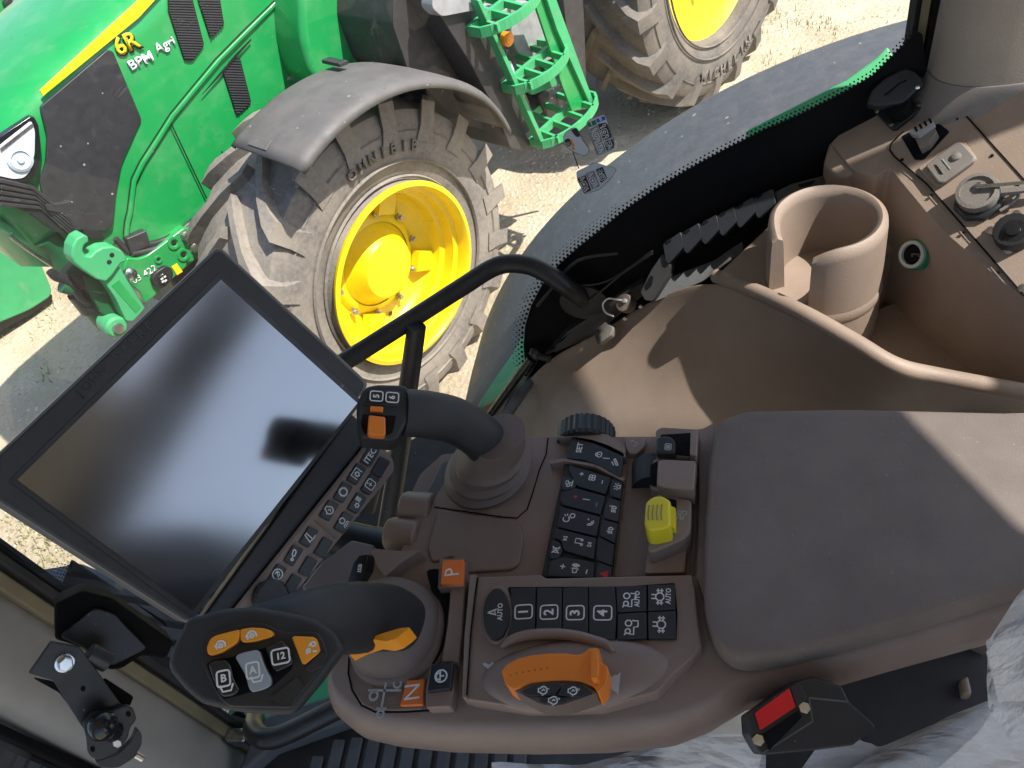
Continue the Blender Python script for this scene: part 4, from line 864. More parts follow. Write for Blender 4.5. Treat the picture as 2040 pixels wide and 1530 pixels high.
# bin floor and walls
BZ = 2.0
b = MB(); fl_ = [ZP(BZ).hit(x, y) for x, y in ((1600, 640), (1700, 640), (1790, 600), (1850, 560), (2100, 800), (2100, 900), (1800, 800))]
b.add(fl_, [tuple(range(7))]); b.obj('bin_floor', 'trim', sc)
b = MB(); R2 = smooth_path(ridge, 4); vs = []
for p in R2: vs += [p, Vector((p.x + .012, p.y + .03, BZ))]
b.add(vs, [(2 * i, 2 * i + 2, 2 * i + 3, 2 * i + 1) for i in range(len(R2) - 1)]); b.obj('bin_wall', 'trim', sc, smooth=70)
# platform the cup holder grows from, on the window side
b = MB(); b.plate(rnd([(1432, 540), (1560, 420), (1640, 345), (1745, 360), (1822, 442), (1808, 478), (1740, 520), (1600, 610), (1500, 580)], 8, 4), ZP(2.068), 0, .17); b.obj('cup_platform', 'trim', sc, bevel=.008, seg=3)
# cup holder: thick ring wall with a slot at the front left
def cup():
    c = Vector((.1335, .676, 0)); ro, ri = .0580, .0450
    zt, zb = 2.15, 2.035
    b = MB(); A0, A1 = math.radians(-112), math.radians(196)        # the open slot faces the seat and forward
    n = 46; prof = []
    vs = []
    for i in range(n + 1):
        a = A0 + (A1 - A0) * i / n; d = Vector((math.cos(a), math.sin(a), 0))
        e = min(1, min(i, n - i) / 5.0); top = zt - .012 * (1 - e) ** 2
        pr = [(ro * 1.05, zb - .10), (ro * 1.06, zb - .02), (ro * 1.04, zb + .02), (ro, top - .012), (ro - .001, top - .004), ((ro + ri) / 2, top), (ri + .001, top - .004), (ri, top - .012), (ri - .006, zb - .04)]
        for r, z in pr: vs.append(c + d * r + Vector((0, 0, z)))
    m = len(pr); fs = [(i * m + j, i * m + j + 1, (i + 1) * m + j + 1, (i + 1) * m + j) for i in range(n) for j in range(m - 1)]
    fs += [tuple(range(m)), tuple(range(n * m, n * m + m))]
    b.add(vs, fs); b.obj('cup_holder', 'trim', sc, smooth=50)
    b = MB(); b.lathe(c + Vector((0, 0, zb + .018)), (0, 0, 1), [(ri + .004, -.06), (ri + .004, 0), (.001, 0)], 36, caps=False); b.obj('cup_floor', 'trim', sc)
    b = MB(); b.lathe(c + Vector((0, 0, 2.058)), (0, 0, 1), [(ro * 1.0, .012), (ro * 1.05, .007), (ro * 1.065, 0), (ro * 1.05, -.006), (ro * 1.0, -.01)], 44, caps=False); b.obj('cup_collar', 'trim', sc, smooth=70)
    # outer drum under the slot
    b = MB(); b.lathe(c + Vector((0, 0, 1.93)), (0, 0, 1), [(ro * 1.06, 0), (ro * 1.07, .03), (ro * 1.062, .075)], 40, caps=False); b.obj('cup_drum', 'trim', sc)
cup()
pod = PL(ZP(2.17).hit(1780, 290), (-.42, -.34, .84))
# 12 volt socket in the bin corner
wl_ = PL(pod.hit(1868, 446), (-.90, -.44, 0)); sk = PL(wl_.hit(1823, 507, .004), (-.74, -.46, .49)); b = MB(); c = sk.hit(1823, 507)
b.lathe(c, sk.n, [(.0160, -.018), (.0160, .001), (.0150, .003), (.001, .003)], 30); so_ = b.obj('power_socket', 'socket_green', sc)
b = MB(); b.lathe(c + sk.n * .003, sk.n, [(.0140, 0), (.0142, .004), (.0125, .005), (.0108, .004), (.0106, -.001)], 30, caps=False); b.obj('socket_ring', 'socket_ring', so_)
b = MB(); b.lathe(c + sk.n * .0034, sk.n, [(.0107, 0), (.001, .0002)], 24, caps=False); b.obj('socket_well', 'black_matte', so_)
b = MB(); b.plate([(1815, 512), (1815, 505), (1832, 505), (1832, 512), (1828, 512), (1828, 508), (1819, 508), (1819, 512)], sk, .005, .001); b.obj('socket_contact', 'hood_black', so_)
# pod with connectors
def pplate(name, pts, off, th, m, parent=sc, bevel=.002, r=0, d=None, seg=2):
    b = MB(); b.plate(rnd(pts, r, 4) if r else pts, pod, off, th, 0, d); return b.obj(name, m, parent, bevel=bevel, seg=seg)
pplate('pod_body', rnd([(1655, 285), (1715, 225), (1736, 196), (1832, 186), (1852, 140), (1920, 150), (2100, 190), (2100, 640), (1995, 560), (1890, 470), (1846, 424), (1772, 334), (1745, 352), (1700, 340)], 8, 4), -.001, .30, 'trim', bevel=.010, seg=4, d=(0, 0, -1))
pplate('pod_step', rnd([(1640, 326), (1652, 284), (1712, 250), (1738, 316), (1690, 350), (1668, 352)], 8, 4), -.004, .12, 'trim', bevel=.006, seg=3, d=(0, 0, -1))
pp = pplate('connector_plate', rnd([(1772, 292), (1800, 262), (1872, 212), (1902, 214), (1935, 242), (2100, 425), (2100, 660), (2060, 612), (1846, 366), (1782, 312)], 6, 4), .0015, .002, 'trim', bevel=.0006)
b = MB(); P = [pod.hit(x, y, .0022) for x, y in ((1860, 216), (1880, 212), (1902, 214), (1918, 224), (1935, 242), (2100, 425))]; b.ribbon(P, .0016, pod.n); P = [pod.hit(x, y, .0022) for x, y in ((2100, 660), (2060, 612), (1846, 366), (1782, 312), (1772, 298), (1776, 284), (1800, 262))]; b.ribbon(P, .0016, pod.n); b.obj('plate_joint', 'black_matte', sc)
for k, (x, y) in enumerate(((1907, 236), (1976, 310), (2028, 368), (1797, 318), (1857, 388), (1921, 462), (1990, 542))):
    b = MB(); b.lathe(pod.hit(x, y, .002), pod.n, [(.0018, 0), (.001, .001)], 8); b.obj('clip', 'black_matte', sc)
# lifted rubber cap (black) at the front of the pod
cap = thing('connector_cap', 'black hinged rubber cap standing open on its four screw flange', 'cap', pod.hit(1800, 235))
b = MB(); b.plate(rnd([(1741, 221), (1758, 210), (1830, 205), (1840, 212), (1784, 256), (1774, 256)], 5, 3), pod, .006, .006); b.obj('flange', 'black', cap, bevel=.0015)
b = MB(); b.lathe(pod.hit(1795, 222, .006), pod.n, [(.012, 0), (.012, .012), (.011, .016)], 20); b.obj('collar', 'black_matte', cap)
cpl = PL(pod.hit(1785, 190, .03), (-.1, -.62, .78)); b = MB(); b.plate(rnd([(1726, 208), (1736, 180), (1760, 155), (1800, 134), (1820, 137), (1842, 158), (1840, 172), (1830, 176), (1800, 205), (1752, 212)], 8, 4), cpl, 0, .013); b.obj('lid', 'black_grip', cap, bevel=.004, seg=3)
b = MB(); b.ribbon([cpl.hit(x, y, .0006) for x, y in ((1762, 190), (1778, 178), (1792, 166), (1806, 160))], .002, cpl.n); b.obj('lid_groove', 'black_matte', cap)
for x, y in ((1748, 221), (1776, 247), (1830, 209)):
    b = MB(); b.lathe(pod.hit(x, y, .0062), pod.n, [(.0028, 0), (.0026, .001), (.001, .0012)], 12); b.obj('screw', 'screw', cap)
b = MB(); b.lathe(cpl.hit(1828, 173, .0), cpl.n, [(.0024, 0), (.001, .001)], 12); b.obj('screw', 'screw', cap)
# socket with raised ribs in a square well
b = MB(); b.plate(rnd([(1795, 272), (1858, 236), (1892, 262), (1840, 318), (1822, 318)], 4, 3), pod, .0022, .001); b.obj('well', 'black_matte', sc)
gs = thing('ribbed_plug', 'grey plug with four slots standing in the square well', 'plug', pod.hit(1840, 290))
b = MB(); b.plate(rnd([(1820, 268), (1858, 246), (1866, 262), (1850, 285), (1832, 296)], 3, 3), pod, .014, .014); b.obj('body', 'pad_grey', gs, bevel=.002)
b = MB(); b.plate(rnd([(1810, 262), (1857, 238), (1862, 246), (1830, 270), (1816, 268)], 2, 3), pod, .020, .007); b.obj('head', 'stub_grey', gs, bevel=.0015)
for k in range(4):
    x, y = 1824 + k * 9.5, 258 - k * 5.6
    b = MB(); b.plate(rnd([(x - 4, y - 4), (x, y - 7), (x + 5, y + 2), (x + 1, y + 5)], 1.5, 2), pod, .0206, .0012); b.obj('slot', 'black_matte', gs)
# grey raised blanking pad
rp = thing('blanking_pad', 'grey rectangular raised blanking cover on the socket panel', 'cover', pod.hit(1890, 320))
b = MB(); b.plate(rnd([(1828, 334), (1905, 280), (1922, 282), (1946, 314), (1940, 324), (1872, 372), (1860, 368)], 5, 4), pod, .0042, .003); b.obj('rim', 'trim', rp, bevel=.001)
b = MB(); b.plate(rnd([(1842, 330), (1903, 282), (1918, 283), (1943, 312), (1940, 320), (1880, 364), (1868, 364)], 6, 4), pod, .0085, .006); b.obj('plate', 'pad_grey', rp, bevel=.002, seg=3)
b = MB(); b.plate([(1876, 317), (1878, 316), (1894, 336), (1892, 337)], pod, .0092, .001); b.obj('ridge', 'stub_grey', rp); b = MB(); b.plate(rnd([(1861, 326), (1867, 330), (1879, 347), (1872, 345)], 2, 2), pod, .0092, .001); b.obj('slot', 'black_matte', rp)
b = MB(); b.lathe(pod.hit(1905, 312, .0085), pod.n, [(.0045, 0), (.004, .002), (.001, .003)], 16); b.obj('stud', 'pad_grey', rp)
# round connector with strap
rc = thing('round_connector', 'round grey connector cap with a screw and long metal strap', 'connector', pod.hit(1950, 395))
b = MB(); c = pod.hit(1952, 400, .002); b.lathe(c, pod.n, [(.0225, 0), (.0222, .005), (.0195, .007)], 8); b.obj('base', 'black', rc, bevel=.001)
b = MB(); c2 = pod.hit(1951, 390, .007); b.lathe(c2, pod.n, [(.0182, 0), (.0186, .008), (.0180, .0115), (.0145, .012), (.0143, .0095), (.001, .0095)], 40, wob=.0003); b.obj('cap_ring', 'pad_grey', rc)
b = MB(); b.lathe(pod.hit(1949, 371, .017), pod.n, [(.0036, 0), (.0034, .002), (.001, .003)], 14); b.obj('screw', 'screw', rc)
b = MB(); b.prism([pod.hit(x, y, .0205) for x, y in ((1950, 367), (2000, 364), (2080, 356), (2080, 364), (2000, 371), (1950, 375))], [pod.hit(x, y, .0185) for x, y in ((1950, 367), (2000, 364), (2080, 356), (2080, 364), (2000, 371), (1950, 375))]); b.obj('strap', 'steel', rc, bevel=.0005)
b = MB(); b.prism([pod.hit(x, y, .012) for x, y in ((1985, 375), (2080, 366), (2080, 378), (1994, 392))], [pod.hit(x, y, .010) for x, y in ((1985, 375), (2080, 366), (2080, 378), (1994, 392))]); b.obj('lower_strap', 'pad_grey', rc, bevel=.0005)
b = MB(); b.tube([pod.hit(x, y, .006) for x, y in ((1985, 405), (2010, 394), (2026, 385), (2028, 392), (2016, 404), (1992, 420))], .0016, 8, sub=6); b.obj('lanyard', 'pad_grey', rc)
# smaller knurled connector
kc = thing('knurled_connector', 'black knurled connector with bright screws beside the round one', 'connector', pod.hit(2015, 470))
b = MB(); b.lathe(pod.hit(2022, 468, .002), pod.n, [(.0165, 0), (.0165, .010), (.0155, .013), (.012, .0132)], 36, wob=.0005); b.obj('ring', 'black', kc)
b = MB(); b.lathe(pod.hit(2020, 463, .012), pod.n, [(.013, 0), (.012, .003), (.006, .004), (.0055, .007), (.001, .0075)], 24); b.obj('cap', 'black_gloss', kc)
for x, y in ((1974, 460), (2025, 428), (2010, 499), (2038, 575)):
    b = MB(); b.lathe(pod.hit(x, y, .002), pod.n, [(.0042, 0), (.004, .002), (.001, .0028)], 14); b.obj('screw', 'screw', kc)
# black sill with clipped cable cover
b = MB(); pl = YP(.782); b.plate([(985, 850), (1060, 742), (1130, 662), (1280, 565), (1300, 575), (1180, 672), (1078, 715), (1000, 858)], pl, 0, .02); b.obj('sill_strip', 'gasket', sc, bevel=.003)
cc = thing('cable_cover', 'black plastic cable cover of clipped segments along the window sill', 'cable cover', YP(.77).hit(1400, 520))
qp = PL(YP(.775).hit(1450, 450), (-.25, -.75, .6))
seg_px = [(1292, 556), (1320, 498), (1357, 478), (1393, 460), (1428, 443), (1463, 427), (1500, 408), (1540, 392)]
tw = 1
for k in range(1, 7):
    (x0, y0), (x1, y1) = seg_px[k], seg_px[k + 1]
    b = MB(); b.plate(rnd([(x0, y0 - 12), (x0 + 12, y0 - 20), (x1 - 2, y1 - 16), (x1 + 2, y1 - 8), (x1 + 6, y1 + 14), (x0 + 12, y0 + 28), (x0 + 5, y0 + 22)], 3, 3), qp, .012, .02); o = b.obj('segment', 'bezel', cc, bevel=.004, seg=3)
    b = MB(); b.plate(rnd([(x0 + 4, y0 - 16), (x0 + 16, y0 - 24), (x0 + 18, y0 - 18), (x0 + 8, y0 - 10)], 2, 2), qp, .013, .02); b.obj('clip_ear', 'black_matte', o, bevel=.001)
b = MB(); b.plate(rnd([(1276, 582), (1296, 540), (1320, 505), (1335, 530), (1330, 552), (1300, 600), (1285, 598)], 4, 3), qp, .008, .02); b.obj('end_piece', 'gasket', cc, bevel=.003)
b = MB(); b.plate(rnd([(1283, 572), (1296, 548), (1302, 552), (1298, 570), (1287, 580)], 3, 3), qp, .0085, .001); b.obj('slot', 'black_matte', cc)
b = MB(); b.plate(rnd([(1540, 384), (1575, 366), (1640, 350), (1645, 366), (1600, 396), (1552, 412)], 4, 3), qp, .008, .02); b.obj('end_piece', 'gasket', cc, bevel=.003)
b = MB(); b.plate(rnd([(1588, 368), (1625, 358), (1618, 368), (1594, 374)], 3, 3), qp, .0085, .001); b.obj('slot', 'black_matte', cc)
b = MB(); b.plate(rnd([(1300, 602), (1335, 552), (1420, 520), (1480, 480), (1480, 500), (1400, 560), (1330, 590)], 5, 3), PL(YP(.765).hit(1400, 545), (-.1, -.7, .7)), 0, .01); b.obj('rubber_apron', 'mat_rubber', cc, bevel=.003)
# dust capped diagnostic socket with cable tie
ds = thing('capped_socket', 'knurled brown dust cap with a pale cable tie on the sill', 'socket', ZP(1.92).hit(1248, 605))
tp = PL(ZP(1.968).hit(1248, 605), (-.45, -.45, .77)); b = MB(); b.lathe(tp.hit(1250, 606), tp.n, [(.0115, -.004), (.0118, .008), (.011, .0105), (.001, .0107)], 32, wob=.0005); b.obj('cap', 'boot', ds)
b = MB(); b.tube([tp.hit(x, y, .012) for x, y in ((1246, 600), (1230, 597), (1212, 595), (1201, 606), (1206, 622), (1222, 630))], .0012, 8, sub=6); b.obj('cable_tie', 'white_paint', ds)
b = MB(); b.lathe(tp.hit(1246, 600, .0107), tp.n, [(.003, 0), (.003, .004), (.001, .0045)], 10); b.obj('tie_knot', 'stub_grey', ds)
for x, y in ((1277, 611), (1246, 635)):
    b = MB(); b.lathe(tp.hit(x, y, -.002), tp.n, [(.003, 0), (.0026, .003), (.001, .004)], 12); b.obj('screw', 'screw', ds)
rs = thing('rocker_socket', 'small grey covered socket set into the sill by the handrail', 'socket', ZP(1.88).hit(1203, 660))
b = MB(); b.plate(rnd([(1180, 660), (1205, 640), (1222, 652), (1216, 668), (1192, 686)], 3, 3), tp, -.002, .012); b.obj('cover', 'pad_grey', rs, bevel=.002)
b = MB(); b.plate(rnd([(1181, 660), (1191, 655), (1197, 682), (1190, 686)], 2, 2), tp, .001, .004); b.obj('tab', 'gasket', rs, bevel=.0008)

# ================================================================ rails, strut
gr = thing('grab_rail', 'black tubular handrail bent from window corner to behind the display', 'handrail', (-.154, .763, 1.98))
P1 = [Wp for Wp in (YP(.785).hit(1165, 598), YP(.765).hit(1140, 580), ZP(2.03).hit(1090, 545), ZP(2.04).hit(1045, 527), ZP(2.04).hit(990, 530), ZP(2.03).hit(920, 572), ZP(2.02).hit(820, 636), ZP(2.01).hit(700, 712), ZP(2.0).hit(560, 800))]
b = MB(); b.tube(P1, .0125, 18, sub=6); b.obj('rail', 'black', gr, smooth=60)
b = MB(); b.tube([ZP(2.02).hit(830, 650), ZP(1.93).hit(815, 760), ZP(1.78).hit(796, 900), ZP(1.60).hit(765, 1090)], [.0125, .0135, .015, .0165], 18, sub=4); b.obj('brace', 'black', gr, smooth=60)
b = MB(); b.lathe(YP(.785).hit(1165, 598), (0.1, 1, .1), [(.03, 0), (.034, -.006), (.016, -.012)], 24); b.tube([YP(.78).hit(x, y) for x, y in ((1070, 610), (1095, 580), (1150, 520), (1230, 505))], .002, 8, sub=5); b.obj('mount_foot', 'gasket', gr)
b = MB(); b.tube([YP(.775).hit(x, y) for x, y in ((1140, 570), (1210, 560), (1300, 500))], .0013, 8, sub=5); b.tube([YP(.77).hit(x, y) for x, y in ((1150, 610), (1185, 590), (1240, 545), (1300, 505))], .0013, 8, sub=5); b.obj('cable', 'gasket', gr)
gs2 = thing('gas_strut', 'slim black gas strut along the lower window edge', 'strut', ZP(1.80).hit(1010, 800))
b = MB(); b.tube([ZP(1.87).hit(1058, 715), ZP(1.80).hit(1000, 795), ZP(1.70).hit(930, 890)], .0065, 14); b.obj('cylinder', 'black_gloss', gs2, smooth=60)
b = MB(); b.lathe(ZP(1.875).hit(1066, 705), (0, .3, 1), [(.006, -.008), (.009, 0), (.006, .008), (.001, .010)], 16); b.tube([ZP(1.873).hit(1066, 707), ZP(1.873).hit(1095, 715)], .006, 10); b.obj('ball_joint', 'black', gs2, smooth=60)
b = MB(); b.plate([(985, 845), (1030, 775), (1085, 722), (1092, 730), (1050, 775), (1000, 850)], ZP(1.82), 0, .01); b.obj('mount_plate', 'own_fender', gs2, bevel=.002)
lh = thing('low_handle', 'thick black curved grab handle low beside the floor mat', 'handle', ZP(1.40).hit(560, 1460))
b = MB(); b.tube([ZP(1.36).hit(508, 1432), ZP(1.42).hit(505, 1452), ZP(1.45).hit(522, 1470), ZP(1.45).hit(560, 1466), ZP(1.45).hit(640, 1428), ZP(1.44).hit(720, 1388), ZP(1.40).hit(760, 1370)], .0175, 18, sub=7); b.obj('bar', 'black', lh, smooth=60)
b = MB(); b.box(ZP(1.33).hit(480, 1470), (.02, 0, 0), (0, .012, 0), (0, 0, .02)); b.obj('foot_clamp', 'steel', lh, bevel=.004)
# ================================================================ armrest console
ac = thing('armrest_console', 'brown armrest console with padded rest, keypads and orange throttle', 'console', (-.02, .32, 1.9))
DZ = 2.120; deck = ZP(DZ)
body = [(872, 985), (905, 925), (985, 880), (1082, 871), (1310, 870), (1420, 850), (1700, 830), (2100, 822), (2100, 1175), (1960, 1212), (1760, 1268), (1600, 1315), (1480, 1345), (1400, 1392), (1330, 1418), (1200, 1432), (1050, 1436), (900, 1434), (790, 1424), (716, 1408), (668, 1370), (658, 1330), (680, 1285), (735, 1215), (770, 1150), (800, 1100), (820, 1040)]
# deck edge rolls over into a bulging flank on the seat side
def console_body():
    b = MB(); P = [deck.hit(x, y) for x, y in rnd(body, 18, 4)]; n = len(P); c = Vector((.05, .33, 0)); rings = []
    for z, o in ((0, 0), (-.003, .003), (-.010, .006), (-.022, .008), (-.036, .008), (-.050, .004), (-.065, -.006), (-.09, -.02), (-.16, -.04)):
        r = []
        for i, p in enumerate(P):
            t = (P[(i + 1) % n] - P[i - 1]); nn = Vector((t.y, -t.x, 0)).normalized()
            if nn.dot(Vector((p.x, p.y, 0)) - Vector((.02 if p.x > -.2 else -.2, .31, 0))) < 0: nn = -nn
            k = max(0, -nn.y) + .5 * max(0, -nn.x) if p.y < .34 else .25
            r.append(p + nn * o * (1.6 * k) + Vector((0, 0, z)))
        rings.append(r)
    vs = [v for r in rings for v in r]
    fs = [(i * n + j, i * n + (j + 1) % n, (i + 1) * n + (j + 1) % n, (i + 1) * n + j) for i in range(len(rings) - 1) for j in range(n)] + [tuple(range(n))]
    b.add(vs, fs); return b.obj('body', 'trim_console', ac, smooth=45)
console_body()
# padded armrest
def pad_():
    b = MB(); out = rnd([(1424, 838), (1482, 815), (1700, 812), (2120, 822), (2120, 1142), (1960, 1190), (1720, 1262), (1560, 1305), (1472, 1312), (1426, 1282), (1402, 1210), (1402, 1100), (1410, 930)], 26, 5)
    pl = ZP(2.150); P = [pl.hit(x, y) for x, y in out]; n = len(P); cen = sum(P, Vector()) / n; rings = []
    for z, s in ((-.024, 1.0), (-.010, 1.002), (-.004, .997), (-.0005, .982), (.0012, .955), (.0020, .90), (.0022, .4)):
        rings.append([Vector((cen.x + (p.x - cen.x) * (1 - (1 - s) * .55), cen.y + (p.y - cen.y) * s, p.z + z)) for p in P])
    vs = [v for r in rings for v in r]
    b.add(vs, [(i * n + j, i * n + (j + 1) % n, (i + 1) * n + (j + 1) % n, (i + 1) * n + j) for i in range(len(rings) - 1) for j in range(n)] + [tuple(range((len(rings) - 1) * n, len(rings) * n)), tuple(range(n))])
    return b.obj('armrest_pad', 'pad', ac, smooth=60)
pad_()
def cplate(name, pts, z, th, m, parent=None, bevel=.0015, r=0, seg=2, label=None):
    b = MB(); b.plate(rnd(pts, r, 4) if r else pts, ZP(z), 0, th); return b.obj(name, m, parent or ac, bevel=bevel, seg=seg, label=label)
cplate('pad_frame', [(1392, 858), (1424, 842), (1414, 930), (1406, 1100), (1406, 1200), (1388, 1150), (1394, 1000)], 2.130, .02, 'trim_console', r=3)
# storage lid and deck seams
cplate('storage_lid', [(872, 1012), (905, 1018), (1020, 1034), (1040, 1050), (1042, 1080), (1034, 1122), (1018, 1134), (925, 1140), (900, 1108), (860, 1120), (850, 1090)], 2.1235, .01, 'trim_lid', bevel=.002, r=8)
def seam_line(pts, z, w=.0013, m='black_matte', parent=None, name='seam', pl=None):
    b = MB(); pl = pl or ZP(z); b.ribbon([pl.hit(x, y) for x, y in pts], w, pl.n); return b.obj(name, m, parent or ac)
seam_line([(865, 1010), (905, 1016), (1000, 1030), (1030, 1032), (1050, 1015), (1062, 980), (1075, 935), (1088, 905), (1092, 872)], 2.1206)
# ---- keypad of the display functions
KZ = 2.127; kp_ = ZP(KZ); C2 = lambda pts: crop(1060, 800, 4.026, pts)
kb = MB(); kb.plate(rnd(C2([(262, 490), (640, 605), (728, 640), (632, 1420), (90, 1405), (75, 1390)]), 4, 3), ZP(KZ - .001), 0, .02); keypad = kb.obj('keypad', 'black', ac, bevel=.0015)
cplate('keypad_frame', C2([(255, 478), (500, 520), (735, 640), (740, 610), (510, 500), (260, 455), (135, 470), (150, 500)]), 2.130, .012, 'trim_console', r=2)
def ckey(pts, icons, parent, z=KZ + .003, th=.004, bev=.0012, m='key', shrink=1.0, r=3):
    b = MB(); pl = ZP(z); b.plate(rnd(C2(pts), r, 3), pl, 0, th)
    for kind, x, y, s, mi, isT in icons:
        q = C2([(x, y)])[0]
        sign(b, kind, pl, q[0], q[1], s * 1.1, (.25, -1), .0003, mi, txt=isT, w=.0009 if not isT else None)
    return b.obj('key', [m, 'glyph', 'glyph_red', 'glyph_blue'], parent, bevel=bev)
T = True; N_ = False
ckey([(318, 282), (480, 305), (610, 350), (738, 415), (712, 608), (560, 520), (410, 465), (275, 452)], [('SET', 383, 370, .0095, 1, T), ('lock', 540, 425, .0115, 1, N_), ('blade', 668, 487, .011, 1, N_), ('bar', 595, 455, .008, 1, N_)], keypad, KZ + .004)
ckey([(300, 508), (632, 612), (590, 742), (360, 675), (300, 560)], [('plus', 398, 580, .006, 1, N_), ('fan', 482, 610, .0085, 1, N_), ('minus', 563, 645, .006, 1, N_)], keypad)
ckey([(245, 600), (345, 620), (350, 690), (270, 712), (225, 700)], [('seat', 300, 655, .010, 1, N_)], keypad, KZ + .004, r=6)
ckey([(240, 720), (350, 692), (586, 760), (548, 905), (238, 822), (215, 780)], [('plus', 348, 762, .006, 2, N_), ('bar', 435, 785, .0085, 1, N_), ('minus', 517, 825, .006, 3, N_)], keypad)
ckey([(222, 842), (545, 922), (515, 1078), (195, 1000)], [('voice', 295, 928, .0125, 1, N_), ('phone', 468, 965, .0105, 1, N_)], keypad)
ckey([(190, 1015), (512, 1095), (495, 1262), (255, 1192), (225, 1110), (168, 1090)], [('prev', 265, 1097, .0075, 1, N_), ('note', 378, 1122, .011, 1, N_), ('next', 460, 1145, .0075, 1, N_)], keypad)
ckey([(160, 1110), (215, 1120), (245, 1190), (215, 1255), (140, 1262), (130, 1220)], [('mute', 190, 1188, .010, 1, N_)], keypad, KZ + .004, r=6)
ckey([(140, 1275), (240, 1245), (500, 1288), (490, 1412), (118, 1398)], [('plus', 246, 1322, .007, 1, N_), ('speaker', 345, 1340, .0115, 1, N_), ('minus', 437, 1365, .0065, 1, N_)], keypad)
ckey([(640, 618), (724, 648), (712, 782), (630, 755), (622, 690)], [('beacon', 680, 682, .0095, 1, N_)], keypad)
ckey([(622, 772), (710, 798), (690, 962), (570, 930), (590, 830)], [('lamp', 655, 862, .0095, 1, N_), ('2', 636, 838, .005, 1, T)], keypad)
ckey([(562, 945), (688, 978), (662, 1135), (540, 1072)], [('lamp', 628, 1032, .0095, 1, N_), ('1', 608, 1040, .005, 1, T)], keypad)
ckey([(538, 1088), (660, 1150), (642, 1312), (528, 1272), (515, 1220)], [], keypad)
ckey([(528, 1288), (640, 1328), (630, 1415), (512, 1410)], [('warn', 577, 1382, .010, 2, N_)], keypad)
# thumb wheel above the SET key
def thumbwheel():
    c = ZP(2.113).hit(1166, 898); c.y += .004
    b = MB(); b.lathe(c - Vector((0, .0, 0)), (0, 1, 0), [(.001, 0), (.024, 0), (.0262, .002), (.0262, .019), (.024, .021), (.001, .021)], 60, wob=.0011, xd=(1, 0, 0)); o = b.obj('thumb_wheel', 'black', ac, smooth=25)
    b = MB(); b.plate(rnd([(1110, 872), (1128, 862), (1165, 856), (1210, 866), (1245, 888), (1246, 912), (1190, 886), (1140, 872)], 4, 3), ZP(2.131), 0, .014); b.obj('wheel_surround', 'trim_console', ac, bevel=.002)
thumbwheel()
# hitch label
b = MB(); b.plate(rnd([(1243, 870), (1288, 871), (1284, 890), (1268, 904), (1252, 903), (1246, 890)], 5, 3), ZP(2.128), 0, .01); sign(b, 'hitch', ZP(2.128), 1263, 884, .012, (.2, -1), .0003, 1, w=.0008); b.obj('hitch_label', ['trim_console', 'glyph_dim'], ac, bevel=.0012)
# ---- lever group between keypad and pad
cplate('lever_recess', [(1252, 905), (1298, 872), (1392, 862), (1390, 1000), (1384, 1148), (1222, 1150), (1232, 1060), (1246, 960)], 2.1212, .004, 'trim_lid', r=6)
lv = MB(); lv.plate(rnd([(1306, 856), (1318, 850), (1388, 854), (1394, 862), (1390, 912), (1306, 906)], 5, 3), ZP(2.146), 0, .03); lever_box = lv.obj('lever_box', 'trim_lid', ac, bevel=.003)
cplate('lever_well', [(1316, 866), (1380, 862), (1376, 908), (1314, 902)], 2.1468, .001, 'black_matte', lever_box, 0, r=3)
b = MB(); b.plate(rnd([(1306, 870), (1330, 866), (1346, 876), (1346, 904), (1306, 902)], 8, 4), ZP(2.152), 0, .010); sign(b, 'rear', ZP(2.152), 1331, 890, .010, (.1, -1), .0003, 1, w=.0008); b.obj('rocker', ['black', 'glyph_dim'], lever_box, bevel=.003, seg=3)
cplate('guard', [(1376, 858), (1390, 858), (1388, 908), (1374, 906)], 2.156, .012, 'trim_console', lever_box, .003, 4, 3)
cplate('hitch_frame', [(1300, 918), (1314, 908), (1390, 914), (1386, 980), (1372, 986), (1298, 976), (1294, 965)], 2.140, .02, 'trim_console', r=5, bevel=.002)
b = MB(); b.plate(rnd([(1311, 918), (1322, 915), (1386, 918), (1382, 976), (1324, 972), (1308, 966)], 4, 3), ZP(2.160), 0, .022); b.obj('hitch_lever', 'trim_console', ac, bevel=.004, seg=3)
cplate('lever_slot', [(1296, 926), (1310, 918), (1308, 968), (1295, 966)], 2.1412, .001, 'black_matte', r=3, bevel=0)
b = MB(); b.lathe(ZP(2.118).hit(1305, 952), (0, 1, 0), [(.001, -.012), (.020, -.012), (.020, .012), (.001, .012)], 30, xd=(1, 0, 0)); b.obj('lever_drum', 'black_grip', ac)
hs = MB(); hs.plate(rnd([(1300, 990), (1318, 982), (1372, 994), (1378, 1000), (1376, 1060), (1362, 1074), (1300, 1100), (1290, 1098), (1294, 1050)], 5, 3), ZP(2.148), 0, .028); sign(hs, 'tractor', ZP(2.148), 1359, 1026, .013, (.1, -1), .0004, 1, w=.0009); housing = hs.obj('drive_switch', ['trim_console', 'glyph_dim'], ac, bevel=.003)
cplate('switch_well', [(1316, 990), (1348, 996), (1346, 1052), (1300, 1052), (1304, 1000)], 2.1488, .001, 'black_matte', housing, 0, 4)
b = MB(); b.plate(rnd([(1286, 1000), (1300, 988), (1318, 986), (1336, 996), (1336, 1048), (1312, 1054), (1292, 1056), (1283, 1044)], 6, 4), ZP(2.170), 0, .026); knob = b.obj('yellow_knob', 'yellow_knob', housing, bevel=.005, seg=4)
cplate('knob_stem', [(1334, 1006), (1346, 1012), (1346, 1052), (1330, 1050)], 2.156, .012, 'yellow_knob', housing, .002, 2)
for k in range(4):
    x = 1291 + k * 8.5; b = MB(); b.ribbon([ZP(2.1704).hit(px, py) for px, py in ((x + 2, 1006 - k * .5), (x, 1022), (x + 1, 1036))], .0011, (0, 0, 1)); b.obj('grip_groove', 'olive_seal', housing)
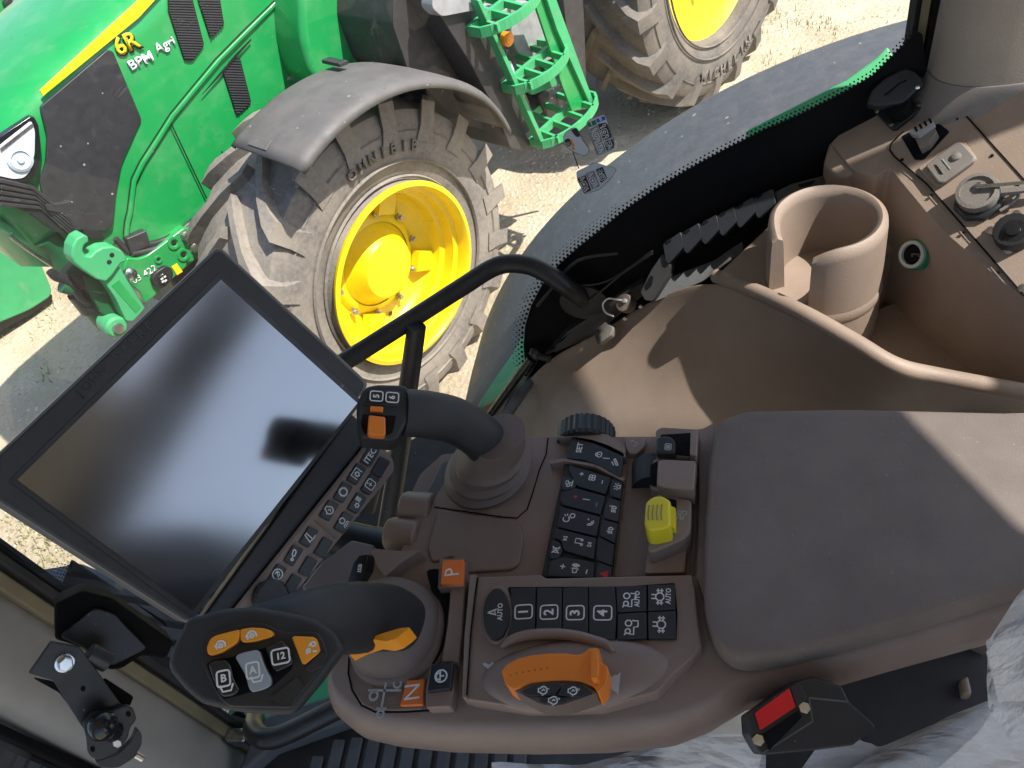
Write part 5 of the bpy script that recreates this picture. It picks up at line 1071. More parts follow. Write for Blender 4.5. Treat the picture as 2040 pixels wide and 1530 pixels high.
cplate('blank_cover', [(1296, 1098), (1366, 1086), (1368, 1094), (1364, 1140), (1284, 1142), (1288, 1108)], 2.130, .012, 'trim_console', r=4, bevel=.002)
# ---- raised switch panel
RZ_ = 2.136; rp_ = ZP(RZ_); C3 = lambda pts: crop(640, 1080, 2.684, pts)
cplate('switch_panel', C3([(835, 185), (1175, 172), (1200, 192), (1985, 172), (2000, 260), (2015, 420), (2035, 560), (1960, 640), (1900, 690), (1800, 800), (1500, 880), (1100, 890), (780, 842), (775, 820), (800, 480)]), RZ_, .02, 'trim_console', r=5, bevel=.003, seg=3)
cplate('panel_edge', C3([(795, 172), (832, 172), (832, 190), (800, 480), (776, 830), (752, 828), (765, 500)]), RZ_ + .0025, .02, 'trim_console', r=2, bevel=.002)
seam_line(C3([(836, 186), (818, 320), (800, 480), (778, 820)]), RZ_ + .0030)
b = MB(); b.plate(C3(ell(940, 385, 88, 158, 32, .06)), ZP(RZ_ + .003), 0, .006); b.obj('button_surround', 'trim_console', ac, bevel=.002)
pl = ZP(RZ_ + .0065); b = MB(); b.plate(C3(ell(935, 383, 70, 136, 32, .05)), pl, 0, .006)
sign(b, 'AUTO', pl, *C3([(957, 372)])[0], .0082, (.04, -1), .0003, 1, txt=True, bold=.02, sx=.9); sign(b, 'arrowup', pl, *C3([(915, 375)])[0], .012, (.04, -1), .0003, 1, w=.0011); b.obj('auto_button', ['key', 'glyph'], ac, bevel=.0015)
cplate('switch_bed', C3([(1000, 240), (1600, 238), (1890, 218), (1905, 380), (1900, 522), (1600, 525), (1440, 512), (1280, 488), (1000, 515), (1020, 380)]), RZ_ + .0008, .006, 'black_matte', r=3, bevel=0)
def nkey(pts, icons, hgt=.0045):
    pl = ZP(RZ_ + hgt); b = MB(); b.plate(rnd(C3(pts), 2.5, 3), pl, 0, .005)
    for kind, x, y, s, isT in icons: sign(b, kind, pl, *C3([(x, y)])[0], s, (.03, -1), .0003, 1, txt=isT, bold=.025, w=.0010 if not isT else None, sx=.85 if kind == 'AUTO' else 1)
    return b.obj('key', ['key', 'glyph'], ac, bevel=.0012)
nkey([(1012, 246), (1146, 242), (1142, 488), (1000, 512), (1022, 380)], [('1', 1082, 372, .0155, T), ('box', 1082, 372, .0215, N_)])
nkey([(1152, 242), (1286, 244), (1284, 484), (1148, 488)], [('2', 1218, 374, .0155, T), ('box', 1218, 374, .0215, N_)])
nkey([(1292, 244), (1424, 240), (1426, 506), (1290, 490)], [('3', 1358, 377, .0155, T), ('box', 1358, 377, .0215, N_)])
nkey([(1432, 240), (1570, 236), (1578, 380), (1572, 522), (1434, 512)], [('4', 1505, 378, .0155, T), ('box', 1505, 378, .0215, N_)])
nkey([(1578, 236), (1738, 232), (1738, 368), (1584, 376)], [('tractor', 1652, 308, .018, N_), ('AUTO', 1690, 303, .0078, T)])
nkey([(1746, 230), (1890, 224), (1892, 360), (1746, 368)], [('axle', 1810, 292, .019, N_), ('AUTO', 1857, 288, .0078, T)])
nkey([(1584, 382), (1738, 374), (1740, 512), (1582, 522)], [('tractor', 1662, 455, .018, N_)])
nkey([(1746, 374), (1893, 366), (1896, 512), (1748, 512)], [('axle', 1818, 440, .019, N_)])
# throttle with its fan of engine buttons
def mound():
    b = MB(); cx_, cy_ = 1400, 690; P = []
    pl = ZP(RZ_ - .003); c = pl.hit(*C3([(1350, 690)])[0]); e1 = pl.hit(*C3([(1880, 640)])[0]) - c; e2 = pl.hit(*C3([(1350, 915)])[0]) - c
    n = 40; rings = []
    for s, h in ((1.0, 0), (.95, .0035), (.85, .0065), (.7, .0085), (.5, .0095), (.25, .010)):
        rings.append([c + e1 * s * math.cos(t) + e2 * s * math.sin(t) * (1.0 if math.sin(t) > 0 else .8) + Vector((0, 0, h)) for t in [2 * math.pi * k / n for k in range(n)]])
    b.add([v for r in rings for v in r], [(i * n + j, i * n + (j + 1) % n, (i + 1) * n + (j + 1) % n, (i + 1) * n + j) for i in range(len(rings) - 1) for j in range(n)] + [tuple(range((len(rings) - 1) * n, len(rings) * n))])
    b.obj('throttle_mound', 'trim_console', ac, smooth=70)
mound()
b = MB(); pl = ZP(RZ_ + .006); P = [pl.hit(*p) for p in C3([(965, 560), (1010, 525), (1100, 498), (1230, 490), (1350, 500), (1450, 525), (1525, 548), (1560, 590)])]; b.tube(P, [.002, .0035, .004, .004, .004, .0035, .002], 12, sub=4); b.obj('throttle_rim', 'trim_console', ac, smooth=70)
th_pts = C3([(962, 690), (990, 655), (1050, 622), (1130, 602), (1220, 594), (1310, 594), (1370, 602), (1400, 592), (1436, 566), (1470, 562), (1486, 572), (1492, 640), (1530, 662), (1538, 700), (1522, 762), (1480, 805), (1455, 770), (1390, 745), (1300, 738), (1220, 742), (1120, 752), (1030, 788), (985, 760)])
pl = ZP(RZ_ + .026); b = MB(); b.plate(rnd(th_pts, 4, 3), pl, 0, .030); throttle = b.obj('throttle_lever', 'orange', ac, bevel=.006, seg=4)
for k in range(7):
    t = k / 6; x = 1005 + 195 * t; y0 = 660 - 55 * t ** .7; y1 = 765 - 20 * t
    b = MB(); b.ribbon([ZP(RZ_ + .0262 - abs(u - .5) * .004).hit(*C3([(x + 8 * math.sin(u * 3), y0 + 14 + (y1 - y0 - 30) * u)])[0]) for u in (0, .25, .5, .75, 1)], .0012, (0, 0, 1)); b.obj('grip_groove', 'orange_dark', throttle)
tb = C3([(1437, 574), (1474, 570), (1484, 640), (1478, 730), (1440, 728)]); b = MB(); b.plate(rnd(tb, 4, 3), ZP(RZ_ + .036), 0, .018); b.obj('throttle_tab', 'orange', throttle, bevel=.004, seg=3)
cplate('engine_bezel', C3([(1030, 792), (1130, 752), (1230, 742), (1300, 740), (1395, 748), (1475, 806), (1330, 858), (1240, 872), (1160, 862)]), RZ_ + .0235, .022, 'boot', bevel=.002, r=3)
def ekey(pts, x, y, n):
    pl = ZP(RZ_ + .0265); b = MB(); b.plate(rnd(C3(pts), 3, 3), pl, 0, .004); sign(b, 'engine', pl, *C3([(x, y)])[0], .011, (.05, -1), .0003, 1, w=.0009)
    sign(b, n, pl, *C3([(x + 26, y - 8)])[0], .0055, (.05, -1), .0003, 1, txt=True); b.obj('engine_key', ['key', 'glyph'], ac, bevel=.001)
ekey([(1068, 800), (1140, 764), (1270, 754), (1282, 770), (1250, 818), (1120, 822)], 1185, 792, '1'); ekey([(1295, 756), (1385, 760), (1448, 802), (1380, 828), (1262, 820)], 1345, 795, '2'); ekey([(1165, 838), (1210, 830), (1290, 832), (1320, 850), (1240, 866), (1175, 858)], 1240, 846, '3')
for kind, x, y in (('rabbit', 910, 692), ('turtle', 1582, 755)):
    b = MB(); pl = ZP(RZ_ + (.0012 if x < 1000 else .009)); c = pl.hit(*C3([(x, y)])[0]); q = pl.hit(*C3([(x + 2, y - 20)])[0]); R = (q - c).normalized(); U = pl.n.cross(R)
    b.add([c + R * (u * .017) + U * (v * .017) for u, v in ICON[kind][0]], [tuple(range(len(ICON[kind][0])))]); b.obj(kind + '_print', 'glyph_dim', ac)
# ---- drive lever gate
cplate('gate_panel', C3([(130, 600), (160, 520), (240, 420), (500, 200), (620, 215), (690, 300), (650, 620), (560, 740), (545, 895), (290, 905), (215, 870), (150, 770)]), 2.1225, .012, 'trim_lid', bevel=.003, r=8)
seam_line(C3([(150, 600), (145, 700), (165, 790), (215, 872), (290, 908), (450, 908), (600, 898), (680, 880), (705, 855)]), 2.1232, .0016)
cplate('gate_slot', C3([(560, 150), (625, 140), (690, 230), (682, 400), (650, 560), (600, 650), (570, 650), (610, 430), (600, 300)]), 2.1245, .002, 'black_matte', bevel=0, r=8)
cplate('gate_rail', C3([(690, 240), (770, 235), (752, 500), (735, 640), (640, 640), (672, 440)]), 2.131, .02, 'trim_console', r=5, bevel=.003)
pl = ZP(2.1385); b = MB(); b.plate(rnd(C3([(648, 98), (762, 92), (758, 222), (638, 224)]), 1.5, 2), pl, 0, .012); sign(b, 'P', pl, *C3([(702, 160)])[0], .026, (.03, -1), .0003, 1, txt=True, bold=0, sx=.9); b.obj('park_label', ['orange_label', 'glyph'], ac, bevel=.001)
cplate('park_box', C3([(632, 90), (770, 80), (770, 236), (622, 246)]), 2.134, .03, 'trim_lid', r=2)
pl = ZP(2.1275); b = MB(); b.plate(rnd(C3([(458, 740), (552, 732), (538, 868), (420, 872)]), 1.5, 2), pl, 0, .004); sign(b, 'N', pl, *C3([(490, 800)])[0], .026, (.03, -1), .0003, 1, txt=True, bold=0); b.obj('neutral_label', ['orange_label', 'glyph'], ac, bevel=.0005)
cplate('lock_box', C3([(585, 650), (712, 642), (706, 800), (690, 880), (560, 885), (556, 790)]), 2.133, .02, 'trim_console', r=4, bevel=.003)
pl = ZP(2.1375); b = MB(); b.plate(rnd(C3([(588, 652), (705, 642), (692, 782), (568, 798)]), 3, 3), pl, 0, .006); sign(b, 'locks', pl, *C3([(640, 716)])[0], .0185, (.05, -1), .0003, 1, w=.0012); b.obj('lock_key', ['key', 'glyph'], ac, bevel=.0015)
b = MB(); pl = ZP(2.1255); sign(b, 'cross', pl, *C3([(335, 812)])[0], .040, (1, 0), .0003, 0, w=.0018); b.obj('gate_print', 'glyph_dim', ac)
# ---- finger levers and the service switch at the front edge
def roll(px0, px1, r, m, name):
    a = ZP(2.112).hit(*px0); c = ZP(2.112).hit(*px1); b = MB(); b.tube([a, c], r, 22); return b.obj(name, m, ac, bevel=.004, smooth=50)
roll((803, 1012), (866, 1016), .0155, 'trim_console', 'finger_lever'); roll((773, 1064), (838, 1070), .0155, 'trim_console', 'finger_lever')
cplate('lever_cheek', [(738, 1092), (800, 1098), (840, 1095), (800, 1120), (768, 1148), (752, 1130)], 2.136, .03, 'trim_console', r=4, bevel=.003)
pl = PL(ZP(2.11).hit(720, 1130), (-.2, -.35, .9)); b = MB(); b.plate(rnd([(702, 1124), (716, 1106), (733, 1104), (728, 1138), (714, 1160), (692, 1160)], 2, 2), pl, 0, .012); sign(b, 'ISB', pl, 717, 1132, .0085, (.16, -1), .0003, 1, txt=True); b.obj('service_switch', ['black_gloss', 'glyph'], ac, bevel=.001)
cplate('front_bracket', [(640, 1120), (700, 1075), (745, 1085), (740, 1110), (700, 1160), (690, 1190), (640, 1200), (600, 1170)], 2.085, .04, 'trim_console', r=5, bevel=.004)
cplate('joystick_apron', [(850, 980), (880, 920), (945, 905), (960, 960), (900, 1000)], 2.112, .02, 'own_fender', r=5)
cplate('front_guard', [(818, 985), (836, 945), (880, 905), (905, 902), (880, 950), (860, 990)], 2.10, .03, 'trim_lid', r=6, bevel=.006)

# ================================================================ loader joystick
js = thing('loader_joystick', 'black joystick with orange rocker and keys 5 and 6 on ringed boot', 'joystick', ZP(DZ).hit(975, 940))
base = ZP(2.122).hit(968, 938); top1 = ZP(2.165).hit(985, 892); ax_ = (top1 - base).normalized()
b = MB(); b.loft([(base + ax_ * h, Vector((.97, .1, .1)).normalized(), Vector((-.1, .99, .0)).normalized(), r, r) for h, r in ((0, .041), (.006, .042), (.010, .037), (.012, .037), (.020, .039), (.024, .033), (.028, .0335), (.036, .034), (.042, .029), (.058, .026), (.070, .0235))], 0, 34, 2.05); b.obj('boot', 'boot', js, smooth=40)
def spine(pts, sub=6): return smooth_path([ZP(z).hit(x, y) for x, y, z in pts], sub)
S1 = spine([(985, 905, 2.158), (955, 868, 2.185), (905, 838, 2.210), (850, 826, 2.230), (800, 822, 2.243)])
def grip_loft(S, side, r0, name, m, parent, power=2.4):
    b = MB(); secs = []; n = len(S)
    for i, p in enumerate(S):
        t = (S[min(i + 1, n - 1)] - S[max(i - 1, 0)]).normalized(); v = (CAM - p).normalized(); a = t.cross(v).normalized(); c = a.cross(t)
        u = i / (n - 1) * (len(r0) - 1); k = min(int(u), len(r0) - 2); f = u - k
        rx = r0[k][0] + (r0[k + 1][0] - r0[k][0]) * f; ry = r0[k][1] + (r0[k + 1][1] - r0[k][1]) * f
        secs.append((p, a, c, rx, ry))
    b.loft(secs, 0, 26, power); return b.obj(name, m, parent, smooth=60)
grip_loft(S1, 0, [(.0195, .0185), (.0195, .019), (.0195, .019), (.0195, .018), (.019, .016)], 'grip', 'black_grip', js)
jp = PL(ZP(2.257).hit(765, 822), (.42, -.30, .86)); CJ = lambda pts: crop(460, 740, 3.06, pts)
b = MB(); b.plate(rnd(CJ([(800, 118), (830, 88), (900, 76), (1050, 80), (1098, 110), (1095, 200), (1080, 300), (1020, 408), (975, 422), (800, 404), (785, 380), (765, 270), (768, 190)]), 6, 4), jp, 0, .030); head = b.obj('head', 'black_grip', js, bevel=.005, seg=4)
def jplate(name, pts, off, th, m, parent=head, bevel=.001, r=2, icons=(), dirp=(.08, -1)):
    b = MB(); b.plate(rnd(CJ(pts), r, 3), jp, off, th)
    for kind, x, y, s, isT in icons: sign(b, kind, jp, *CJ([(x, y)])[0], s * 1.0, dirp, off + .0003, 1, txt=isT, w=.0009 if not isT else None, bold=.03)
    return b.obj(name, [m, 'glyph'], parent, bevel=bevel)
jplate('key_field', [(840, 110), (1035, 118), (1022, 212), (838, 200)], .0012, .003, 'key', r=4)
jplate('key', [(850, 116), (928, 120), (922, 186), (846, 182)], .0035, .003, 'key', icons=(('5', 888, 150, .0095, T), ('box', 888, 150, .0155, N_)), r=4)
jplate('key', [(946, 120), (1026, 124), (1016, 202), (942, 196)], .0035, .003, 'key', icons=(('6', 984, 158, .0095, T), ('box', 984, 158, .0155, N_)), r=4)
jplate('led', ell(827, 193, 15, 15, 14), .0015, .002, 'black_gloss', r=0.01)
jplate('orange_tab', [(850, 210), (930, 214), (926, 248), (848, 242)], .0035, .004, 'orange', r=2)
jplate('rocker_well', [(800, 258), (1010, 268), (1004, 300), (985, 375), (940, 392), (812, 378), (792, 330)], .0008, .002, 'black_matte', r=5)
jplate('orange_rocker', [(840, 264), (942, 276), (944, 380), (930, 392), (846, 384), (832, 368)], .009, .010, 'orange', r=4, bevel=.003)
if False:
  b = MB(); g_ = PL(ZP(2.232).hit(880, 878), (.1, -.75, .6)); sign(b, 'box', g_, *CJ([(1315, 437)])[0], .012, (.95, .3), 0, 0, w=.0009); sign(b, 'box', g_, *CJ([(1190, 412)])[0], .012, (.95, .3), 0, 0, w=.0009)
#

# ================================================================ drive lever (multi function grip)
dl = thing('drive_lever', 'black multifunction drive lever with orange and grey thumb buttons', 'lever', ZP(DZ).hit(800, 1250))
bc = ZP(2.122).hit(792, 1258)
b = MB(); b.loft([(bc + Vector((-.002 * k, .001 * k, h)), Vector((1, 0, 0)), Vector((0, 1, 0)), rx, ry) for k, (h, rx, ry) in enumerate(((0, .037, .040), (.004, .0385, .0415), (.010, .037, .039), (.018, .034, .036), (.026, .029, .030), (.033, .022, .022), (.038, .015, .014)))], 0, 36, 2.2); b.obj('boot', 'boot', dl, smooth=60)
b = MB(); b.loft([(bc + Vector((.001, -.003, h)), Vector((1, 0, 0)), Vector((0, 1, 0)), rx, ry) for h, rx, ry in ((0, .040, .042), (.003, .039, .041), (.005, .036, .038))], 0, 36, 2.3); b.obj('boot_ring', 'boot', dl, smooth=40)
C4 = lambda pts: crop(300, 1120, 3.4, pts)
S2 = spine([(804, 1240, 2.150), (770, 1230, 2.190), (712, 1230, 2.232), (640, 1238, 2.262), (560, 1256, 2.280), (470, 1272, 2.286)])
grip_loft(S2, 0, [(.021, .016), (.0235, .018), (.0235, .018), (.0215, .017), (.0195, .016), (.016, .013)], 'grip', 'black_grip', dl)
lp = PL(ZP(2.300).hit(480, 1330), (.40, -.32, .86))
b = MB(); b.plate(rnd(C4([(112, 690), (142, 585), (232, 400), (275, 372), (500, 312), (700, 300), (900, 330), (1120, 380), (1260, 480), (1320, 590), (1240, 690), (1150, 820), (1010, 985), (960, 1035), (700, 1030), (500, 1000), (335, 958), (225, 860), (130, 745)]), 12, 4), lp, 0, .030); lhead = b.obj('head', 'black_grip', dl, bevel=.008, seg=4)
def lplate(name, pts, off, th, m, bevel=.001, r=2, icons=(), gm='glyph', parent=None, dirp=(.95, -.3)):
    b = MB(); b.plate(rnd(C4(pts), r, 3), lp, off, th)
    for kind, x, y, s, isT in icons: sign(b, kind, lp, *C4([(x, y)])[0], s * .8, dirp, off + .0003, 1, txt=isT, w=.0010 if not isT else None, bold=.03)
    return b.obj(name, [m, gm], parent or lhead, bevel=bevel)
lplate('thumb_panel', [(340, 690), (335, 600), (375, 490), (560, 420), (760, 410), (900, 470), (1130, 470), (1165, 520), (1205, 620), (1180, 700), (1000, 920), (960, 990), (540, 980), (470, 930), (400, 800)], .0010, .003, 'black', r=8)
lplate('orange_key', [(385, 620), (378, 580), (400, 520), (440, 495), (600, 455), (606, 490), (590, 545), (540, 575), (480, 615), (410, 634)], .0085, .009, 'orange2', .0025, 6, (('cruise', 475, 565, .0125, N_),))
lplate('orange_key', [(604, 455), (680, 442), (760, 446), (815, 462), (834, 490), (815, 508), (700, 540), (625, 545), (606, 520)], .0085, .009, 'orange2', .0025, 6, (('cruise', 685, 497, .0125, N_),))
lplate('rocker_pit', [(378, 690), (420, 662), (560, 640), (740, 590), (900, 540), (960, 690), (960, 720), (820, 850), (640, 890), (500, 930), (440, 860)], .0018, .002, 'black_matte', .0, 4)
lplate('rocker_key', [(388, 690), (420, 668), (510, 660), (545, 700), (560, 780), (606, 870), (560, 905), (490, 915), (465, 890), (420, 790)], .0095, .010, 'black_gloss', .003, 8, (('B', 493, 788, .0105, T), ('box', 493, 788, .0165, N_), ('cup_u', 516, 862, .016, N_)), dirp=(.97, -.2))
lplate('rocker_key', [(568, 636), (620, 612), (715, 592), (740, 610), (770, 700), (815, 790), (815, 835), (760, 865), (690, 882), (668, 860), (640, 760)], .0095, .010, 'grey_key', .003, 8, (('A', 692, 732, .0105, T), ('box', 692, 732, .0165, N_), ('cup_u', 722, 798, .015, N_)), dirp=(.97, -.2))
lplate('number_key', [(775, 575), (890, 525), (920, 560), (968, 680), (940, 705), (850, 745), (825, 720), (800, 650)], .0080, .008, 'black_gloss', .002, 5, (('12', 880, 637, .0095, T), ('boxw', 880, 637, .0175, N_)), dirp=(.97, -.2))
lplate('orange_key', [(956, 512), (972, 500), (1105, 506), (1128, 525), (1148, 600), (1130, 622), (1045, 692), (1028, 690)], .0070, .007, 'orange2', .002, 5, (('loader', 1082, 575, .014, N_),))
lplate('blank_key', [(805, 920), (960, 800), (985, 770), (1040, 835), (1020, 860), (900, 960)], .0040, .004, 'black', .0015, 4)
lplate('blank_key', [(1040, 720), (1150, 610), (1195, 625), (1180, 700), (1080, 745)], .0030, .003, 'black', .0015, 4)
op = C4([(1755, 440), (1690, 446), (1560, 484), (1440, 530), (1330, 588), (1322, 604), (1420, 556), (1520, 524), (1600, 536), (1660, 518), (1725, 470)]); b = MB(); b.plate(rnd(op, 2, 3), ZP(2.232), 0, .016); b.obj('orange_trigger', 'orange2', dl, bevel=.003, seg=3)

# ================================================================ display
MS = .89                                                      # the display hangs close behind the joystick
mp = PL(CAM + (Vector((-.434, .545, 2.300)) - CAM) * MS, (.793, -.306, .526))
dm = thing('display_monitor', 'large dark touchscreen display with a two row key strip below', 'monitor', mp.hit(640, 1010))
b = MB(); b.plate(rnd([(-66, 962), (437, 487), (738, 764), (378, 1246)], 14, 4), mp, -.004, .030); b.obj('housing', 'bezel_edge', dm, bevel=.004, seg=3)
b = MB(); b.plate(rnd([(-58, 960), (437, 494), (731, 765), (376, 1240)], 14, 4), mp, .0, .010); b.obj('bezel', 'bezel', dm, bevel=.002)
b = MB(); b.plate([(18, 958), (438, 543), (722, 800), (385, 1232)], mp, .0008, .002); b.obj('screen_step', 'black', dm)
b = MB(); b.plate([(34, 956), (440, 557), (712, 803), (384, 1216)], mp, .0014, .002); b.obj('screen', 'screen', dm)
b = MB()
for i, ch in enumerate('JOHN DEERE'):
    if ch == ' ': continue
    u = i / 9; x, y = 158 + (296 - 158) * u, 784 + (650 - 784) * u; sign(b, ch, mp, x, y, .0135, (.72, -.69), .0006, 0, txt=True, bold=-.01)
b.obj('embossed_lettering', 'bezel_edge' if False else 'black_gloss', dm)
sp = PL(mp.hit(640, 1020, -.002), (.74, -.30, .60))
b = MB(); b.plate(rnd([(738, 876), (758, 884), (784, 916), (786, 938), (640, 1118), (606, 1160), (560, 1205), (500, 1230), (452, 1236)], 8, 4), sp, 0, .018); strip_ = b.obj('key_strip', 'trim_console', dm, bevel=.003)
b = MB(); b.plate([(739, 872), (742, 876), (452, 1240), (446, 1238)], sp, .0015, .003); b.obj('strip_edge', 'boot', strip_)
b = MB(); b.plate([(700, 822), (736, 852), (738, 872), (446, 1240), (400, 1235)], sp, -.004, .02); b.obj('hinge', 'bezel', dm, bevel=.003)
e1 = Vector((-20, 33)); e2 = Vector((19.5, 11.5))
def mkey(x, y, icon=None, isT=False, s=.0115):
    c = Vector((x, y)); P = [c - e1 * .5 - e2 * .5, c - e1 * .5 + e2 * .5, c + e1 * .5 + e2 * .5, c + e1 * .5 - e2 * .5]; b = MB(); b.plate(rnd([tuple(p) for p in P], 3, 3), sp, .0025, .004)
    if icon: sign(b, icon, sp, x, y, (s if not isT else .0095) * 1.35 * MS, (.55, -.84), .0028, 1, txt=isT, w=.0009 if not isT else None, bold=.02)
    b.obj('key', ['key', 'glyph'], strip_, bevel=.001)
for (x, y), ic in zip(((738, 908), (711, 944), (684, 980), (656, 1016), (616, 1069), (585, 1106), (553, 1144)), ('ITEC', 'gearbox', 'gear', 'engine', 'pencil', 'wrench', 'circarrow')): mkey(x, y, ic, ic == 'ITEC')
for (x, y), ic in zip(((759, 930), (738, 965), (712, 1002), (685, 1040), (645, 1090), (614, 1128), (583, 1164)), (None, 'fansq', 'climate', 'worklamp', None, None, None)): mkey(x, y, ic)
b = MB(); b.plate([(626, 1036), (631, 1034), (674, 1068), (670, 1074)], sp, .0008, .001); b.obj('strip_groove', 'trim_lid', strip_)
b = MB(); b.lathe(sp.hit(536, 1190), sp.n, [(.014, 0), (.0142, .008), (.012, .010), (.001, .0102)], 32, wob=.0006); b.obj('knob', 'black', strip_)
b = MB(); c = mp.hit(380, 860, -.05); c = mp.hit(400, 900, -.075); b.lathe(c, mp.n, [(.05, 0), (.05, .03), (.04, .042)], 24); b.tube([c, c + Vector((.06, 0, -.14)), Vector((-.30, .36, 2.05))], .018, 14, sub=4); b.obj('mount_arm', 'black', dm, bevel=.006)

# ================================================================ device mount on the front pillar
bm_ = thing('ball_mount', 'black steel device bracket with ball stud bolted to front pillar', 'bracket', (-.80, .30, 1.9))
bp_ = PL(ZP(2.02).hit(160, 1350), (.78, -.42, .46)); C5 = lambda pts: crop(0, 1080, 3.4, pts)
def bplate(name, pts, off, th, m, bevel=.0015, r=2, pl=bp_): b = MB(); b.plate(rnd(C5(pts), r, 3), pl, off, th); return b.obj(name, m, bm_, bevel=bevel)
bplate('arm_plate', [(345, 675), (540, 712), (600, 790), (830, 1110), (870, 1120), (780, 1320), (600, 1310), (545, 1235), (360, 940), (195, 890)], .0, .006, 'black', r=3)
bplate('lower_plate', [(230, 925), (360, 950), (520, 1060), (720, 930), (905, 1050), (880, 1110), (820, 1160), (560, 1230), (400, 1020)], -.014, .006, 'black_matte', r=3)
bplate('ball_flange', [(560, 1230), (620, 1150), (740, 1150), (850, 1105), (900, 1120), (930, 1200), (880, 1260), (870, 1330), (800, 1420), (700, 1470), (640, 1475), (600, 1440), (590, 1330)], .008, .008, 'black', r=8)
bplate('ball_flange', [(640, 1490), (800, 1440), (900, 1340), (930, 1260), (962, 1300), (960, 1380), (900, 1470), (800, 1530), (700, 1530)], -.002, .010, 'black', r=8)
b = MB(); c = bp_.hit(*C5([(770, 1285)])[0], .008); d = (bp_.hit(*C5([(655, 1225)])[0], .034) - c).normalized(); b.lathe(c, d, [(.010, 0), (.0085, .006), (.0080, .012), (.010, .016), (.0135, .021), (.0145, .027), (.013, .034), (.008, .039), (.001, .041)], 26); b.obj('ball_stud', 'black_gloss', bm_, smooth=60)
b = MB(); b.lathe(bp_.hit(*C5([(437, 815)])[0], .0), bp_.n, [(.0075, 0), (.0075, .002), (.0075, .0085), (.006, .0095), (.001, .0095)], 6); b.lathe(bp_.hit(*C5([(437, 818)])[0], .0), bp_.n, [(.0095, 0), (.0093, .0018)], 24); b.obj('bolt', 'steel', bm_, bevel=.0008)
for x, y in ((563, 993), (870, 1165), (628, 1402)): bplate('hole', ell(x, y, 17, 20, 14), .0005 if x == 563 else .0085, .001, 'black_matte', 0, .01)
b = MB(); b.plate(C5(ell(795, 1365, 36, 32, 6, .4)), bp_, .0135, .008); b.obj('bolt', 'bolt', bm_, bevel=.001)
b = MB(); b.tube([bp_.hit(*C5([(600, 750)])[0], -.01), bp_.hit(*C5([(735, 815)])[0], -.01)], .0105, 16); b.obj('spacer', 'hood_black', bm_, bevel=.001)
b = MB(); b.tube([bp_.hit(*C5([(915, 1440)])[0], -.006), bp_.hit(*C5([(965, 1468)])[0], -.006)], .0035, 10); b.obj('stud', 'steel', bm_)
# black box between pillar and display
bb = thing('control_box', 'black plastic housing tucked behind the display beside the pillar', 'housing', ZP(1.9).hit(240, 1290))
b = MB(); b.plate(rnd(C5([(370, 420), (560, 330), (760, 380), (1180, 680), (1130, 790), (960, 770), (830, 860), (740, 870), (560, 720), (370, 660)]), 8, 3), PL(ZP(1.98).hit(230, 1280), (.7, -.45, .55)), 0, .06); b.obj('case', 'black_matte', bb, bevel=.008, seg=3)
b = MB(); b.plate(rnd(C5([(400, 640), (640, 450), (780, 490), (860, 580), (1000, 720), (760, 840), (540, 700)]), 10, 3), PL(ZP(1.98).hit(230, 1280), (.7, -.45, .55)), .008, .01); b.obj('lid', 'black', bb, bevel=.004)

# ================================================================ seat, buckle and plastic wrap
st = thing('driver_seat', 'dark cloth driver seat with its base and backrest beside the console', 'seat', (.18, -.06, 1.32))
b = MB(); b.bx(-.12, .46, -.34, .165, 1.72, 1.87); b.obj('cushion', 'seat_cloth', st, bevel=.05, seg=4)
b = MB(); b.bx(-.02, .42, -.26, .12, 1.32, 1.70); b.obj('base', 'cab_grey', st, bevel=.03)
def backrest():
    b = MB(); secs = []
    for z, w, x, d in ((1.80, .25, .40, .06), (2.05, .255, .43, .062), (2.25, .25, .46, .06), (2.42, .225, .485, .055), (2.54, .18, .50, .05), (2.62, .13, .51, .045), (2.66, .07, .515, .03)):
        secs.append((Vector((x, -.06, z)), Vector((1, 0, 0)), Vector((0, 1, 0)), d, w))
    b.loft(secs, 0, 32, 3.0); b.obj('backrest', 'seat_cloth', st, smooth=60)
backrest()
bk = thing('belt_buckle', 'black seat belt buckle with a red press button beside the armrest', 'buckle', ZP(1.93).hit(1610, 1440))
C6 = lambda pts: crop(1300, 1100, 2.757, pts)
ku = PL(ZP(2.13).hit(1600, 1440), (.10, -.28, .95))
b = MB(); b.plate(rnd(C6([(775, 712), (880, 684), (1040, 735), (1080, 822), (1205, 930), (1225, 965), (1100, 1062), (880, 1090), (600, 1116), (575, 1080), (530, 1000), (522, 892)]), 5, 3), ku, 0, .040); b.obj('housing', 'black', bk, bevel=.004, seg=3)
b = MB(); b.plate(rnd(C6([(562, 884), (752, 746), (786, 850), (592, 978)]), 2, 3), ku, .0045, .010); b.obj('press_button', 'red', bk, bevel=.0012)
b = MB(); b.plate(rnd(C6([(606, 1000), (800, 870), (822, 905), (640, 1090)]), 2, 2), ku, .0012, .001); b.obj('tongue_slot', 'black_matte', bk)
b = MB(); b.plate(rnd(C6([(525, 890), (562, 880), (592, 985), (545, 1000)]), 2, 2), ku, .003, .006); b.plate(rnd(C6([(756, 742), (800, 715), (850, 800), (790, 855)]), 2, 2), ku, .003, .006); b.obj('cheek', 'black', bk, bevel=.0015)
b = MB(); b.ribbon([ku.hit(*p, .0005) for p in C6([(862, 800), (1070, 822)])], .0012, ku.n); b.ribbon([ku.hit(*p, .0005) for p in C6([(600, 1108), (880, 930), (860, 800)])], .0010, ku.n); b.obj('shell_seam', 'cab_grey', bk)
for x, y in ((833, 855), (580, 1032)):
    b = MB(); b.lathe(ku.hit(*C6([(x, y)])[0], .0), ku.n, [(.0042, 0), (.0038, .0015), (.001, .002)], 6); b.obj('screw', 'screw', bk)

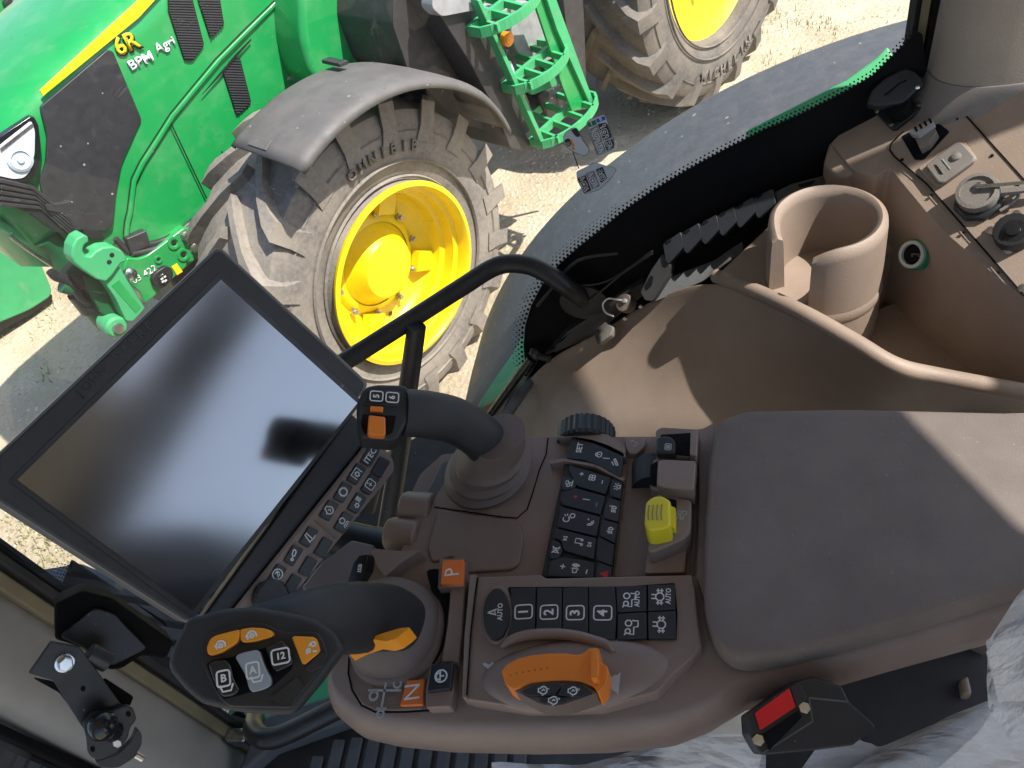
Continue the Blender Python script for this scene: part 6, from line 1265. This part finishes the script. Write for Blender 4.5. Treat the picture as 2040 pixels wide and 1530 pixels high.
# carpeted box and trim block by the hinge; box widened to paint in shadow
sb = thing('seat_hinge', 'speckled black hinge block, widened as painted shadow, with brown stop beside wrapped seat', 'hinge', ZP(1.88).hit(1820, 1390))
b = MB(); b.plate(rnd([(1540, 1410), (1760, 1330), (1960, 1280), (1990, 1400), (1900, 1480), (1700, 1560), (1500, 1580)], 6, 3), ZP(1.975), 0, .07); b.obj('block', 'seat_cloth', sb, bevel=.004)
b = MB(); b.plate(C6([(1690, 690), (1735, 670), (1760, 780), (1705, 790)]), ZP(1.985), 0, .04); b.obj('stop', 'trim', sb, bevel=.003)
def wrap(name, pts, nx, ny, amp, seed, label):
    """crumpled film patch over four corner pixels (x, y, z)"""
    rnd_ = random.Random(seed); c = [ZP(z).hit(x, y) for x, y, z in pts]; b = MB(); vs = []
    ph = [(rnd_.uniform(2, 12), rnd_.uniform(1, 7), rnd_.uniform(0, 6.28), rnd_.uniform(.3, 1)) for _ in range(9)]
    for i in range(nx + 1):
        for j in range(ny + 1):
            u, v = i / nx, j / ny; p = (c[0] * (1 - u) + c[1] * u) * (1 - v) + (c[3] * (1 - u) + c[2] * u) * v
            h = sum(w * (1 - 2 * abs((f * u + g * v + q) / math.pi % 2 - 1)) / (1 + .10 * f) for f, g, q, w in ph)
            vs.append(p + Vector((.25 * h, .35 * h, h)) * amp)
    b.add(vs, [(i * (ny + 1) + j, (i + 1) * (ny + 1) + j, (i + 1) * (ny + 1) + j + 1, i * (ny + 1) + j + 1) for i in range(nx) for j in range(ny)])
    o = b.obj(name, 'plastic_film', None, smooth=80); tag(o, label, 'plastic film'); return o
wrap('plastic_film', [(980, 1512, 2.03), (1520, 1462, 2.03), (1540, 1620, 2.0), (980, 1620, 2.0)], 60, 24, .011, 1, 'thin crumpled clear film along the console foot beneath the red button buckle')
wrap('plastic_film', [(1640, 1490, 2.02), (2080, 1395, 2.05), (2120, 1640, 2.02), (1480, 1640, 2.0)], 70, 36, .018, 2, 'crumpled film draped over the seat cushion behind the buckle')
wrap('plastic_film', [(1962, 1282, 2.12), (2070, 1130, 2.20), (2140, 1420, 2.16), (2010, 1470, 2.06)], 40, 40, .008, 3, 'bulging white film fold wrapped round the seat side against the armrest')
